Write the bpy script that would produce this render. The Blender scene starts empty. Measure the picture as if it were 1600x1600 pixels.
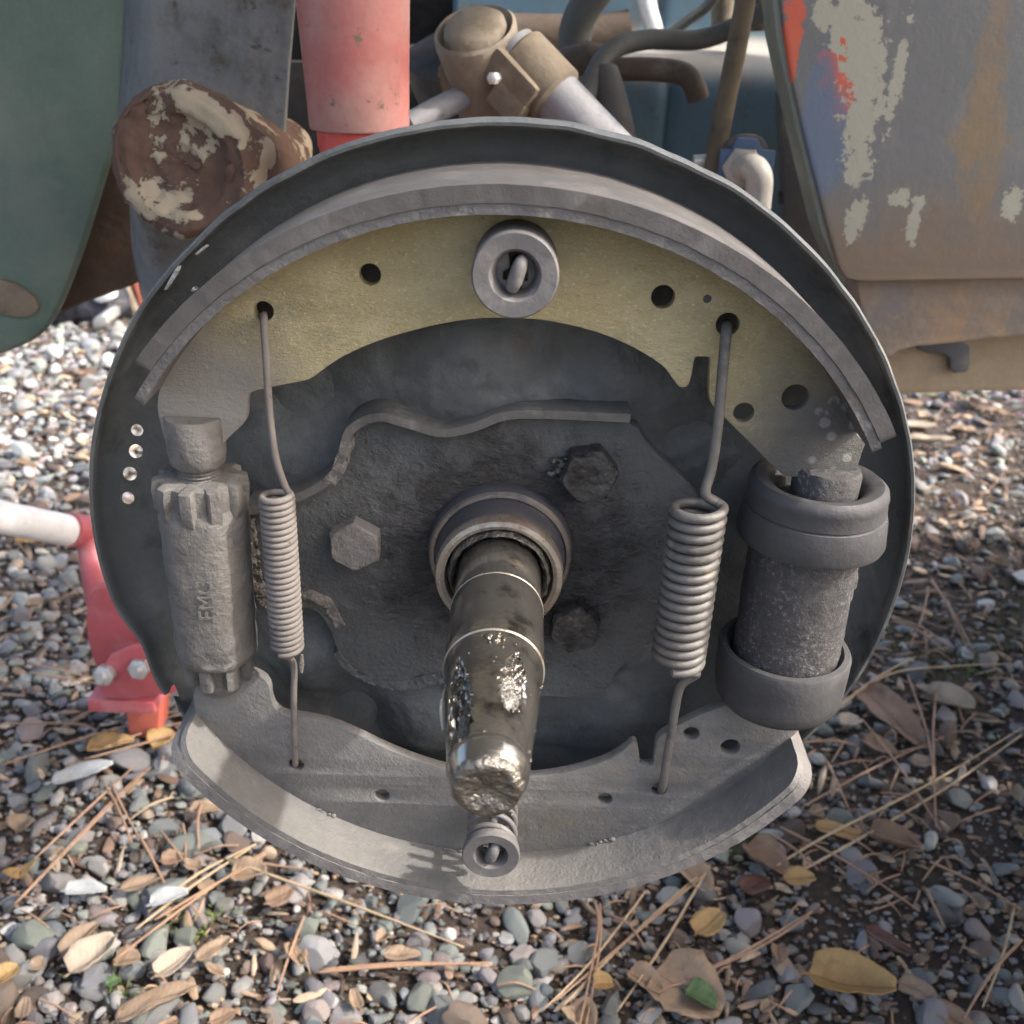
import bpy, bmesh, math, random
import numpy as np
from mathutils import Vector, Matrix, noise as mnoise

random.seed(7)
rng = np.random.default_rng(11)
R = math.radians
scene = bpy.context.scene
C = scene.collection

# ------------------------------------------------------------------ camera
# Frame: origin on the axle axis at the brake's rim plane, X right, Y away from the viewer, Z up (metres).
GROUND = -0.40
PITCH, ROLL, DIST, AIM = 0.4616, 0.0378, 0.3772, Vector((0.0038, 0.0, 0.0163))
cf = Vector((0, math.cos(PITCH), -math.sin(PITCH)))
cr0 = Vector((1, 0, 0)); cu0 = cr0.cross(cf)
cr = cr0 * math.cos(ROLL) + cu0 * math.sin(ROLL)
cu = -cr0 * math.sin(ROLL) + cu0 * math.cos(ROLL)
CP = AIM - cf * DIST
cam = bpy.data.cameras.new('camera'); cam.sensor_width = 36; cam.lens = 36
cam.clip_start = 0.02; cam.clip_end = 200
cam.dof.use_dof = True; cam.dof.focus_distance = 0.365; cam.dof.aperture_fstop = 19
co = bpy.data.objects.new('camera', cam); C.objects.link(co)
co.matrix_world = Matrix(((cr.x, cu.x, -cf.x, CP.x), (cr.y, cu.y, -cf.y, CP.y), (cr.z, cu.z, -cf.z, CP.z), (0, 0, 0, 1)))
scene.camera = co

# ------------------------------------------------------------------ light
SUN = Vector((0.70, -0.13, 0.70)).normalized()
world = bpy.data.worlds.new('World'); scene.world = world; world.use_nodes = True
wn = world.node_tree; bg = wn.nodes['Background']
sky = wn.nodes.new('ShaderNodeTexSky'); sky.sky_type = 'NISHITA'; sky.sun_disc = False
sky.sun_elevation = math.asin(SUN.z); sky.sun_rotation = math.atan2(SUN.x, SUN.y)
sky.air_density = 1.0; sky.dust_density = 6.0; sky.ozone_density = 0.3
wn.links.new(sky.outputs[0], bg.inputs[0]); bg.inputs[1].default_value = 0.15
sl = bpy.data.lights.new('sun', 'SUN'); sl.energy = 1.75; sl.angle = R(1.6); sl.color = (1.0, 0.965, 0.92)
so = bpy.data.objects.new('sun', sl); C.objects.link(so)
so.rotation_euler = (-SUN).to_track_quat('-Z', 'Y').to_euler()
vs = scene.view_settings
vs.view_transform = 'Standard'; vs.look = 'None'; vs.gamma = 1.0; vs.exposure = 1.52
scene.render.engine = 'CYCLES'
scene.cycles.use_denoising = True
scene.cycles.max_bounces = 6; scene.cycles.diffuse_bounces = 3; scene.cycles.use_adaptive_sampling = True; scene.cycles.adaptive_threshold = 0.02

# ------------------------------------------------------------------ projection helpers (photo pixel -> point on a plane of the place)
def ray(px, py):
    return cf + cr * ((px - 800) / 1600) - cu * ((py - 800) / 1600)
def U(px, py, Y):
    d = ray(px, py); return CP + d * ((Y - CP.y) / d.y)
def G(px, py, z=GROUND):
    d = ray(px, py); return CP + d * ((z - CP.z) / d.z)
def U2(pts, Y):
    return [(U(a, b, Y).x, U(a, b, Y).z) for a, b in pts]

# ------------------------------------------------------------------ node material helper
class NT:
    def __init__(s, name, rough=0.6, metal=0.0, spec=0.5):
        s.m = bpy.data.materials.new(name); s.m.use_nodes = True
        s.t = s.m.node_tree; s.b = s.t.nodes['Principled BSDF']
        s.b.inputs['Roughness'].default_value = rough
        s.b.inputs['Metallic'].default_value = metal
        s.b.inputs['Specular IOR Level'].default_value = spec
        s.tc = s.t.nodes.new('ShaderNodeTexCoord'); s.vec = s.tc.outputs['Object']; s.k = 0
    def n(s, typ, **kw):
        nd = s.t.nodes.new(typ)
        for k, v in kw.items(): setattr(nd, k, v)
        return nd
    def put(s, sock, v):
        if isinstance(v, (int, float)): sock.default_value = v
        elif isinstance(v, tuple): sock.default_value = (*v, 1) if len(v) == 3 and sock.type == 'RGBA' else v
        else: s.t.links.new(v, sock)
    def noise(s, scale, detail=5, rough=0.6, dist=0.0, vec=None, stretch=None):
        nd = s.n('ShaderNodeTexNoise'); nd.inputs['Scale'].default_value = scale
        nd.inputs['Detail'].default_value = detail; nd.inputs['Roughness'].default_value = rough
        nd.inputs['Distortion'].default_value = dist
        s.k += 1
        mp = s.n('ShaderNodeMapping'); s.t.links.new(vec or s.vec, mp.inputs[0])
        mp.inputs[1].default_value = (s.k * 1.37, s.k * 0.71, s.k * 2.1)
        if stretch: mp.inputs[3].default_value = stretch
        s.t.links.new(mp.outputs[0], nd.inputs['Vector'])
        return nd.outputs['Fac']
    def vor(s, scale, feature='F1'):
        nd = s.n('ShaderNodeTexVoronoi', feature=feature); nd.inputs['Scale'].default_value = scale
        s.t.links.new(s.vec, nd.inputs['Vector']); return nd.outputs['Distance']
    def rng(s, v, lo, hi, a=0.0, b=1.0):
        nd = s.n('ShaderNodeMapRange', interpolation_type='SMOOTHSTEP'); s.put(nd.inputs[0], v)
        nd.inputs[1].default_value = lo; nd.inputs[2].default_value = hi
        nd.inputs[3].default_value = a; nd.inputs[4].default_value = b
        return nd.outputs[0]
    def math(s, op, a, b=0.0):
        nd = s.n('ShaderNodeMath', operation=op); s.put(nd.inputs[0], a); s.put(nd.inputs[1], b); return nd.outputs[0]
    def mix(s, f, a, b, mode='MIX'):
        nd = s.n('ShaderNodeMix', data_type='RGBA', blend_type=mode)
        s.put(nd.inputs[0], f); s.put(nd.inputs[6], a); s.put(nd.inputs[7], b); return nd.outputs[2]
    def blob(s, c, rx, rz, amp=0.5, ns=40, soft=0.25, det=5):
        """mask: 1 inside a noisy patch of its own shape around c (object x,z)"""
        sub = s.n('ShaderNodeVectorMath', operation='SUBTRACT'); s.t.links.new(s.vec, sub.inputs[0]); sub.inputs[1].default_value = (c[0], 0, c[1])
        mul = s.n('ShaderNodeVectorMath', operation='MULTIPLY'); s.t.links.new(sub.outputs[0], mul.inputs[0]); mul.inputs[1].default_value = (1 / rx, 0, 1 / rz)
        ln = s.n('ShaderNodeVectorMath', operation='LENGTH'); s.t.links.new(mul.outputs[0], ln.inputs[0])
        nz = s.noise(ns, det, 0.65)
        v = s.math('ADD', ln.outputs['Value'], s.math('MULTIPLY', s.math('SUBTRACT', nz, 0.5), 2 * amp))
        return s.rng(v, 1 + soft, 1 - soft)
    def color(s, v): s.put(s.b.inputs['Base Color'], v)
    def rough(s, v): s.put(s.b.inputs['Roughness'], v)
    def metal(s, v): s.put(s.b.inputs['Metallic'], v)
    def bump(s, h, strength=0.5, dist=0.001):
        nd = s.n('ShaderNodeBump'); nd.inputs['Strength'].default_value = strength; nd.inputs['Distance'].default_value = dist
        s.put(nd.inputs['Height'], h); s.t.links.new(nd.outputs[0], s.b.inputs['Normal'])

def grimy(name, base, layers=(), rough=0.6, metal=0.0, bumps=(300, 0.4, 0.0006), rvar=0.15, spec=0.5, var=0.25, vscale=30):
    """base colour + noise-masked layers (color, scale, lo, hi)"""
    t = NT(name, rough, metal, spec)
    v = t.noise(vscale, 6, 0.6)
    c = t.mix(v, tuple(x * (1 - var) for x in base), tuple(min(1, x * (1 + var)) for x in base))
    fine = t.noise(vscale * 12, 4, 0.7)
    c = t.mix(t.rng(fine, 0.3, 0.7, 0, 0.35), c, tuple(x * 0.7 for x in base))
    for (lc, sc, lo, hi) in layers:
        c = t.mix(t.rng(t.noise(sc, 7, 0.65), lo, hi), c, lc)
    t.color(c)
    t.rough(t.rng(t.noise(vscale * 2, 4), 0.3, 0.7, rough - rvar, rough + rvar))
    if bumps:
        h = t.math('ADD', t.noise(bumps[0], 6, 0.65), t.math('MULTIPLY', t.noise(bumps[0] * 0.2, 3), 1.5))
        t.bump(h, bumps[1], bumps[2])
    return t.m

# ------------------------------------------------------------------ materials
DUST = (0.30, 0.275, 0.245)
MT = {}
MT['plate'] = grimy('backing plate paint', (0.100, 0.107, 0.107), [((0.155, 0.155, 0.148), 22, 0.50, 0.76), ((0.055, 0.058, 0.058), 60, 0.52, 0.72), ((0.105, 0.070, 0.046), 12, 0.60, 0.74), ((0.15, 0.14, 0.125), 160, 0.66, 0.76)], 0.5, 0.0, (420, 0.55, 0.0009))
def m_flange():
    t = NT('oily cast flange', 0.5, 0.05)
    c = t.mix(t.noise(35, 7, 0.65), (0.082, 0.087, 0.090), (0.140, 0.142, 0.140))
    c = t.mix(t.rng(t.noise(70, 6, 0.7), 0.55, 0.72), c, (0.14, 0.132, 0.12))
    oil = t.blob((0.0, 0.0), 0.046, 0.044, 0.9, 60, 0.4, 7)
    c = t.mix(t.math('MULTIPLY', oil, 0.75), c, t.mix(t.noise(160, 6, 0.7), (0.022, 0.021, 0.021), (0.09, 0.082, 0.078)))
    t.color(c); t.rough(t.math('SUBTRACT', t.rng(t.noise(60, 4), 0.3, 0.7, 0.55, 0.8), t.math('MULTIPLY', oil, 0.48)))
    fine = t.math('ADD', t.noise(520, 6, 0.7), t.math('MULTIPLY', t.noise(110, 4), 1.2))
    lump = t.math('MULTIPLY', t.math('MULTIPLY', t.noise(330, 6, 0.65, 0.5, stretch=(0.6, 1, 1.2)), 3.0), oil)
    t.bump(t.math('ADD', fine, lump), 1.0, 0.0017); return t.m
MT['flange'] = m_flange()
MT['ledge'] = grimy('dusty pressed steel', (0.125, 0.120, 0.110), [((0.20, 0.185, 0.165), 60, 0.55, 0.7), ((0.06, 0.06, 0.057), 45, 0.52, 0.7)], 0.75, 0.0, (500, 0.6, 0.0009))
MT['dust_cake'] = grimy('caked dust', (0.23, 0.21, 0.185), [((0.13, 0.12, 0.11), 90, 0.5, 0.7)], 0.95, 0.0, (700, 1.0, 0.0016))
MT['lining'] = grimy('brake lining', (0.085, 0.081, 0.079), [((0.120, 0.113, 0.109), 50, 0.50, 0.70), ((0.075, 0.065, 0.058), 80, 0.54, 0.70), ((0.28, 0.26, 0.25), 300, 0.70, 0.76)], 0.82, 0.0, (1200, 0.4, 0.0003))
MT['table'] = grimy('shoe table steel', (0.118, 0.116, 0.117), [((0.23, 0.22, 0.21), 120, 0.58, 0.72), ((0.10, 0.078, 0.064), 40, 0.52, 0.72)], 0.6, 0.2, (600, 0.6, 0.0008))
MT['lower_shoe'] = grimy('dusty shoe steel', (0.178, 0.172, 0.162), [((0.128, 0.126, 0.124), 25, 0.46, 0.68), ((0.23, 0.22, 0.20), 60, 0.56, 0.74), ((0.20, 0.165, 0.11), 14, 0.62, 0.78), ((0.11, 0.105, 0.10), 240, 0.64, 0.72)], 0.78, 0.05, (700, 0.7, 0.0008))
MT['lower_lining'] = grimy('dusty brake lining', (0.16, 0.15, 0.145), [((0.21, 0.20, 0.19), 60, 0.52, 0.72), ((0.10, 0.095, 0.09), 120, 0.58, 0.7)], 0.88, 0.0, (800, 0.6, 0.0008))
MT['spring_dusty'] = grimy('dusty spring wire', (0.20, 0.178, 0.162), [((0.13, 0.12, 0.112), 60, 0.48, 0.68), ((0.25, 0.185, 0.16), 45, 0.58, 0.74), ((0.07, 0.062, 0.055), 150, 0.62, 0.72)], 0.8, 0.1, (900, 0.5, 0.0004))
MT['spring_grey'] = grimy('grey spring wire', (0.155, 0.148, 0.138), [((0.085, 0.08, 0.075), 70, 0.50, 0.68), ((0.24, 0.205, 0.16), 120, 0.58, 0.73)], 0.55, 0.2, (900, 0.5, 0.0004))
MT['rubber'] = grimy('perished rubber', (0.053, 0.053, 0.056), [((0.082, 0.081, 0.081), 25, 0.5, 0.75), ((0.045, 0.045, 0.046), 80, 0.55, 0.7), ((0.17, 0.16, 0.15), 260, 0.69, 0.76)], 0.68, 0.0, (500, 0.4, 0.0006))
MT['cast'] = grimy('dusty cast iron', (0.148, 0.141, 0.131), [((0.20, 0.186, 0.168), 40, 0.5, 0.7), ((0.095, 0.09, 0.085), 90, 0.52, 0.68)], 0.8, 0.1, (500, 0.8, 0.0011))
MT['cap'] = grimy('dusty cup washer', (0.135, 0.129, 0.129), [((0.21, 0.197, 0.19), 60, 0.5, 0.7), ((0.10, 0.095, 0.09), 140, 0.6, 0.72)], 0.65, 0.2, (900, 0.35, 0.0004))
MT['bolt_dusty'] = grimy('dusty bolt', (0.19, 0.178, 0.165), [((0.25, 0.215, 0.195), 90, 0.52, 0.7), ((0.10, 0.095, 0.09), 120, 0.56, 0.7)], 0.9, 0.0, (700, 0.9, 0.0012))
MT['bolt_oily'] = grimy('oily bolt', (0.055, 0.054, 0.054), [((0.022, 0.021, 0.021), 120, 0.5, 0.65), ((0.12, 0.105, 0.095), 110, 0.57, 0.70)], 0.25, 0.3, (400, 0.9, 0.0012), 0.12)

def m_web():
    t = NT('zinc plated shoe web', 0.42, 0.55)
    c = t.mix(t.noise(18, 6, 0.65), (0.41, 0.38, 0.26), (0.58, 0.47, 0.22))
    c = t.mix(t.rng(t.noise(45, 7, 0.7), 0.45, 0.70, 0, 0.6), c, (0.68, 0.62, 0.42))
    c = t.mix(t.rng(t.noise(26, 6, 0.7), 0.60, 0.78, 0, 0.7), c, (0.27, 0.28, 0.23))
    c = t.mix(t.rng(t.noise(60, 6, 0.7), 0.62, 0.76, 0, 0.8), c, (0.36, 0.22, 0.08))
    c = t.mix(t.rng(t.noise(30, 7, 0.75), 0.54, 0.72, 0, 0.65), c, (0.28, 0.285, 0.235))
    c = t.mix(t.rng(t.noise(1300, 3, 0.8, stretch=(0.5, 1, 1)), 0.58, 0.68, 0, 0.7), c, (0.80, 0.72, 0.45))  # bright flecks put the plating's sparkle into the colour
    c = t.mix(t.rng(t.noise(900, 4, 0.8, stretch=(0.5, 1, 1)), 0.56, 0.68, 0, 0.5), c, (0.24, 0.215, 0.125))
    grey_l = t.blob((-0.125, 0.058), 0.058, 0.040, 0.28, 30, 0.3)
    c = t.mix(grey_l, c, t.mix(t.noise(80, 6), (0.22, 0.21, 0.193), (0.30, 0.28, 0.25)))
    grey_r = t.blob((0.126, 0.032), 0.056, 0.066, 0.25, 40, 0.4)
    c = t.mix(grey_r, c, t.mix(t.noise(60, 7, 0.7), (0.07, 0.071, 0.073), (0.15, 0.145, 0.13)))
    spots = t.rng(t.vor(170), 0.40, 0.26)
    spots = t.math('MULTIPLY', t.math('MULTIPLY', spots, t.rng(t.noise(45), 0.44, 0.50)), t.blob((0.118, 0.042), 0.042, 0.046, 0.2, 50, 0.3))
    c = t.mix(t.math('MULTIPLY', spots, 0.5), c, (0.40, 0.39, 0.37))
    t.color(c)
    dirt = t.math('MAXIMUM', grey_l, grey_r)
    t.metal(t.math('MULTIPLY', t.math('SUBTRACT', 1.0, dirt), 0.5))
    t.rough(t.math('ADD', t.rng(t.noise(350, 3), 0.3, 0.7, 0.30, 0.5), t.math('MULTIPLY', dirt, 0.3)))
    h = t.math('ADD', t.noise(1000, 5, 0.75, stretch=(0.5, 1, 1)), t.math('MULTIPLY', t.noise(120, 4), 0.35))
    t.bump(h, 1.0, 0.0008)
    return t.m
MT['web'] = m_web()

def m_cyl():
    t = NT('corroded cylinder iron', 0.7, 0.1)
    c = t.mix(t.noise(60, 6), (0.042, 0.044, 0.050), (0.078, 0.072, 0.068))
    sp = t.math('MULTIPLY', t.rng(t.noise(560, 7, 0.8), 0.52, 0.64), t.rng(t.noise(45, 4), 0.36, 0.58))
    c = t.mix(t.math('MULTIPLY', sp, 0.7), c, (0.30, 0.30, 0.32))
    t.color(c); t.bump(t.noise(420, 6, 0.7), 0.8, 0.0012); return t.m
MT['cyl'] = m_cyl()

def m_shaft():
    t = NT('greasy steel shaft', 0.2, 0.9)
    c = t.mix(t.noise(30, 4), (0.22, 0.21, 0.19), (0.42, 0.40, 0.37))
    c = t.mix(t.rng(t.noise(60, 6, 0.7), 0.50, 0.68), c, (0.095, 0.088, 0.08))
    t.color(c)
    t.rough(t.rng(t.noise(70, 5), 0.35, 0.65, 0.10, 0.24))
    h = t.math('ADD', t.noise(260, 5, 0.6), t.math('MULTIPLY', t.noise(50, 3), 1.5))
    t.bump(h, 0.16, 0.0008); return t.m
MT['shaft'] = m_shaft()
def m_grease():
    t = NT('wet black grease', 0.12, 0.35, 0.8)
    t.color(t.mix(t.noise(90, 5), (0.030, 0.028, 0.025), (0.16, 0.15, 0.13)))
    t.bump(t.math('ADD', t.noise(210, 5, 0.6), t.math('MULTIPLY', t.noise(700, 4), 0.4)), 0.9, 0.0022); return t.m
MT['grease'] = m_grease()
def m_wet():
    t = NT('grease film on steel', 0.1, 0.85, 0.8)
    c = t.mix(t.noise(140, 5), (0.30, 0.28, 0.24), (0.16, 0.15, 0.13)); t.color(c)
    t.bump(t.math('ADD', t.noise(330, 5, 0.6), t.math('MULTIPLY', t.noise(1100, 3), 0.35)), 0.85, 0.0016); return t.m
MT['wet'] = m_wet()
MT['bright'] = grimy('scored bright steel', (0.42, 0.41, 0.39), [((0.10, 0.10, 0.10), 200, 0.48, 0.62)], 0.2, 0.9, (500, 0.9, 0.0018), 0.08)
MT['ring'] = grimy('heat stained ring', (0.22, 0.19, 0.16), [((0.09, 0.09, 0.10), 40, 0.45, 0.65), ((0.34, 0.27, 0.18), 60, 0.6, 0.75)], 0.38, 0.5, (400, 0.5, 0.0008))
MT['seal'] = grimy('dark seal', (0.075, 0.075, 0.085), [((0.16, 0.13, 0.11), 50, 0.55, 0.75)], 0.38, 0.3, (300, 0.3, 0.0005))
MT['bright_ring'] = grimy('worn seal lip and step highlight', (0.36, 0.33, 0.28), [((0.20, 0.15, 0.12), 40, 0.48, 0.66)], 0.28, 0.6, (350, 0.5, 0.0007))
MT['chip'] = grimy('torn bright metal', (0.45, 0.43, 0.40), [], 0.35, 0.7, (500, 0.7, 0.001))

# vehicle
MT['red_paint'] = grimy('faded red paint', (0.40, 0.125, 0.115), [((0.42, 0.24, 0.21), 10, 0.40, 0.66), ((0.17, 0.12, 0.085), 85, 0.585, 0.66), ((0.30, 0.21, 0.17), 7, 0.55, 0.75)], 0.6, 0.0, (250, 0.3, 0.0008))
MT['red_bright'] = grimy('bright red paint', (0.62, 0.09, 0.08), [], 0.45, 0.0, (250, 0.15, 0.0005))
MT['jack_red'] = grimy('jack red enamel', (0.46, 0.10, 0.11), [((0.50, 0.25, 0.26), 15, 0.45, 0.7), ((0.3, 0.14, 0.12), 60, 0.6, 0.72)], 0.4, 0.0, (200, 0.1, 0.0004), 0.08)
MT['jack_orange'] = grimy('jack orange enamel', (0.52, 0.13, 0.09), [], 0.5, 0.0, (200, 0.1, 0.0004))
MT['white_pipe'] = grimy('white pipe', (0.80, 0.79, 0.77), [], 0.3, 0.0, None)
MT['nut'] = grimy('galvanised nut', (0.50, 0.50, 0.49), [], 0.4, 0.5, (300, 0.3, 0.0005))
MT['green'] = grimy('faded green paint', (0.115, 0.165, 0.135), [((0.17, 0.19, 0.16), 9, 0.45, 0.7), ((0.085, 0.135, 0.11), 30, 0.55, 0.72), ((0.22, 0.20, 0.16), 40, 0.68, 0.76)], 0.62, 0.0, (120, 0.2, 0.0008))
MT['brown_in'] = grimy('rusty brown metal', (0.090, 0.058, 0.042), [((0.13, 0.075, 0.045), 20, 0.5, 0.7), ((0.055, 0.042, 0.035), 35, 0.55, 0.72)], 0.9, 0.0, (150, 0.6, 0.002))
MT['frame_grey'] = grimy('weathered grey blue paint', (0.155, 0.165, 0.175), [((0.175, 0.175, 0.17), 14, 0.48, 0.68), ((0.24, 0.205, 0.16), 22, 0.58, 0.74), ((0.075, 0.058, 0.043), 17, 0.56, 0.72), ((0.06, 0.055, 0.05), 90, 0.6, 0.7)], 0.65, 0.0, (140, 0.5, 0.0014))
MT['cavity_shade'] = grimy('painted cavity shade', (0.018, 0.016, 0.015), [], 0.9, 0.0, None)  # near-black colour stands in for the shade of the open bay
MT['tan_dust'] = grimy('dust coated steel', (0.20, 0.16, 0.115), [((0.12, 0.092, 0.063), 30, 0.48, 0.68), ((0.25, 0.225, 0.195), 25, 0.55, 0.75)], 0.85, 0.0, (200, 0.5, 0.0012))
MT['tan_pale'] = grimy('pale dust coated steel', (0.27, 0.225, 0.17), [((0.15, 0.12, 0.085), 30, 0.50, 0.70), ((0.35, 0.31, 0.26), 25, 0.55, 0.75)], 0.85, 0.0, (200, 0.5, 0.0012))
MT['rust_tan'] = grimy('rusty tan bracket', (0.26, 0.165, 0.085), [((0.17, 0.10, 0.055), 30, 0.5, 0.7)], 0.9, 0.0, (160, 0.5, 0.0014))
MT['pale_tube'] = grimy('pale blue grey tube', (0.25, 0.25, 0.26), [((0.19, 0.155, 0.11), 20, 0.52, 0.70), ((0.12, 0.13, 0.16), 25, 0.55, 0.70), ((0.10, 0.075, 0.055), 70, 0.6, 0.7)], 0.55, 0.0, (160, 0.4, 0.001))
MT['brown_pipe'] = grimy('brown rusty pipe', (0.095, 0.068, 0.050), [((0.18, 0.155, 0.13), 16, 0.55, 0.72)], 0.8, 0.0, (200, 0.6, 0.0014))
MT['hose'] = grimy('grey rubber hose', (0.095, 0.095, 0.088), [((0.15, 0.135, 0.11), 30, 0.55, 0.74)], 0.7, 0.0, (200, 0.4, 0.0008))
MT['hose_dark'] = grimy('dark hose', (0.075, 0.07, 0.068), [((0.16, 0.14, 0.12), 30, 0.55, 0.74)], 0.7, 0.0, (200, 0.3, 0.0008))
MT['rod'] = grimy('dusty rod', (0.175, 0.142, 0.10), [((0.085, 0.072, 0.055), 25, 0.52, 0.70)], 0.8, 0.0, (200, 0.4, 0.0008))
MT['blue_bracket'] = grimy('blue bracket paint', (0.095, 0.165, 0.30), [((0.15, 0.15, 0.16), 30, 0.6, 0.75)], 0.6, 0.0, (200, 0.2, 0.0006))
MT['white_fit'] = grimy('off white fitting', (0.52, 0.48, 0.42), [((0.30, 0.23, 0.12), 30, 0.55, 0.70)], 0.5, 0.0, (200, 0.3, 0.0006))
MT['chrome_and_glint'] = grimy('bright metal and glint', (0.85, 0.84, 0.80), [], 0.35, 0.2, None)  # metal of bolt and stud, also the white of the painted glint strip
MT['beam'] = grimy('sandy painted beam', (0.42, 0.32, 0.21), [((0.33, 0.25, 0.165), 10, 0.5, 0.7), ((0.20, 0.16, 0.12), 25, 0.63, 0.76)], 0.85, 0.0, (120, 0.4, 0.0014))
MT['dark_clip'] = grimy('dark clip', (0.11, 0.11, 0.12), [((0.2, 0.17, 0.13), 25, 0.5, 0.7)], 0.7, 0.0, (150, 0.3, 0.001))

def m_blue_wall():
    t = NT('weathered blue inner panel', 0.6)
    c = t.mix(t.noise(8, 6), (0.045, 0.098, 0.150), (0.080, 0.145, 0.190))
    c = t.mix(t.rng(t.noise(11, 6, 0.65), 0.50, 0.68), c, (0.065, 0.115, 0.105))
    c = t.mix(t.rng(t.noise(22, 8, 0.75, stretch=(1.6, 1, 0.6)), 0.53, 0.68, 0, 0.8), c, (0.10, 0.078, 0.055))
    c = t.mix(t.rng(t.noise(70, 7, 0.7), 0.55, 0.7, 0, 0.6), c, (0.045, 0.06, 0.065))
    sep = t.n('ShaderNodeSeparateXYZ'); t.t.links.new(t.vec, sep.inputs[0])
    geo = t.n('ShaderNodeNewGeometry'); s2 = t.n('ShaderNodeSeparateXYZ'); t.t.links.new(geo.outputs['Normal'], s2.inputs[0])
    dust = t.math('MULTIPLY', t.rng(s2.outputs['Z'], 0.25, 0.85), t.rng(t.noise(14, 5), 0.3, 0.6, 0.5, 1))
    c = t.mix(dust, c, (0.38, 0.355, 0.32))
    t.color(c); t.bump(t.noise(90, 5), 0.3, 0.0012); return t.m
MT['blue_wall'] = m_blue_wall()

def m_stub():
    t = NT('rusted stub with peeling paint', 0.85)
    c = t.mix(t.noise(20, 6), (0.075, 0.043, 0.031), (0.130, 0.074, 0.052))
    c = t.mix(t.rng(t.noise(45, 7, 0.7), 0.58, 0.68), c, (0.070, 0.048, 0.035))
    paint = t.rng(t.noise(22, 8, 0.68, 0.35), 0.532, 0.550)
    c = t.mix(paint, c, t.mix(t.noise(40, 4), (0.30, 0.24, 0.16), (0.38, 0.33, 0.25)))
    c = t.mix(t.rng(t.noise(24, 6, 0.6, 0.4), 0.66, 0.69), c, (0.20, 0.20, 0.20))
    t.color(c)
    h = t.math('ADD', t.math('MULTIPLY', paint, 0.7), t.noise(110, 6, 0.7)); t.bump(h, 0.8, 0.0016); return t.m
MT['stub'] = m_stub()

def m_side_panel():
    t = NT('chipped grey body paint', 0.58)
    c = t.mix(t.noise(6, 6, 0.6), (0.135, 0.146, 0.155), (0.195, 0.190, 0.180))
    c = t.mix(t.rng(t.noise(13, 6, 0.65), 0.50, 0.70), c, (0.150, 0.165, 0.165))
    c = t.mix(t.rng(t.noise(60, 8, 0.75, stretch=(1, 1, 0.35)), 0.52, 0.72, 0, 0.6), c, (0.235, 0.222, 0.205))
    c = t.mix(t.rng(t.noise(140, 6, 0.7), 0.60, 0.72, 0, 0.6), c, (0.12, 0.11, 0.10))
    # rusty lower band, rust run and flaked patches, each with a shape of its own
    def at(px, py): p = U(px, py, PANEL_Y); return (p.x, p.z)
    rust = t.blob(at(1480, 465), 0.17, 0.050, 0.8, 45, 0.5, 8)
    c = t.mix(t.math('MULTIPLY', rust, 0.8), c, t.mix(t.noise(30, 6), (0.18, 0.14, 0.105), (0.26, 0.18, 0.11)))
    for (px, py, rx, rz) in ((1540, 120, 0.009, 0.055), (1535, 190, 0.014, 0.030), (1515, 222, 0.016, 0.008), (1550, 215, 0.012, 0.012), (1545, 280, 0.007, 0.03), (1522, 305, 0.010, 0.008)):
        c = t.mix(t.math('MULTIPLY', t.blob(at(px, py), rx * 0.8, rz, 1.3, 110, 0.35, 8), 0.6), c, t.mix(t.noise(70, 7, 0.7), (0.19, 0.14, 0.09), (0.29, 0.21, 0.125)))
    for (px, py, rx, rz) in ((1236, 60, 0.006, 0.026), (1314, 98, 0.011, 0.016), (1316, 145, 0.008, 0.016)):
        c = t.mix(t.blob(at(px, py), rx, rz, 1.2, 130, 0.12, 8), c, (0.55, 0.12, 0.07))
    for (px, py, rx, rz) in ((1275, 185, 0.009, 0.040), (1290, 225, 0.014, 0.028)):
        c = t.mix(t.math('MULTIPLY', t.blob(at(px, py), rx, rz, 0.25, 40, 0.25), 0.85), c, (0.125, 0.165, 0.235))
    for (px, py, rx, rz) in ((1318, 30, 0.016, 0.016), (1345, 70, 0.017, 0.022), (1355, 110, 0.016, 0.024), (1352, 160, 0.019, 0.026), (1345, 205, 0.014, 0.014), (1285, 10, 0.008, 0.012),
                             (1340, 260, 0.014, 0.012), (1340, 335, 0.010, 0.012), (1330, 362, 0.007, 0.008), (1405, 310, 0.010, 0.006), (1428, 345, 0.007, 0.016), (1402, 120, 0.007, 0.026), (1580, 320, 0.009, 0.010)):
        c = t.mix(t.blob(at(px, py), rx * 0.55, rz * 0.9, 2.0, 190, 0.10, 9), c, (0.38, 0.37, 0.30))
    t.color(c); t.rough(t.rng(t.noise(20, 4), 0.3, 0.7, 0.48, 0.75))
    t.bump(t.math('ADD', t.noise(110, 6, 0.7), t.noise(14, 3)), 0.3, 0.0012); return t.m
PANEL_Y = 0.29
MT['side_panel'] = m_side_panel()
MT['sill'] = grimy('rusty tan metal', (0.27, 0.215, 0.165), [((0.34, 0.22, 0.13), 18, 0.53, 0.7), ((0.20, 0.18, 0.165), 12, 0.5, 0.68), ((0.38, 0.27, 0.15), 40, 0.62, 0.74)], 0.85, 0.0, (130, 0.5, 0.0014))
MT['edge_green'] = grimy('green grey return edge', (0.19, 0.22, 0.185), [((0.2, 0.18, 0.13), 25, 0.52, 0.7), ((0.26, 0.16, 0.09), 40, 0.64, 0.74)], 0.65, 0.0, (130, 0.3, 0.001))

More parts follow.
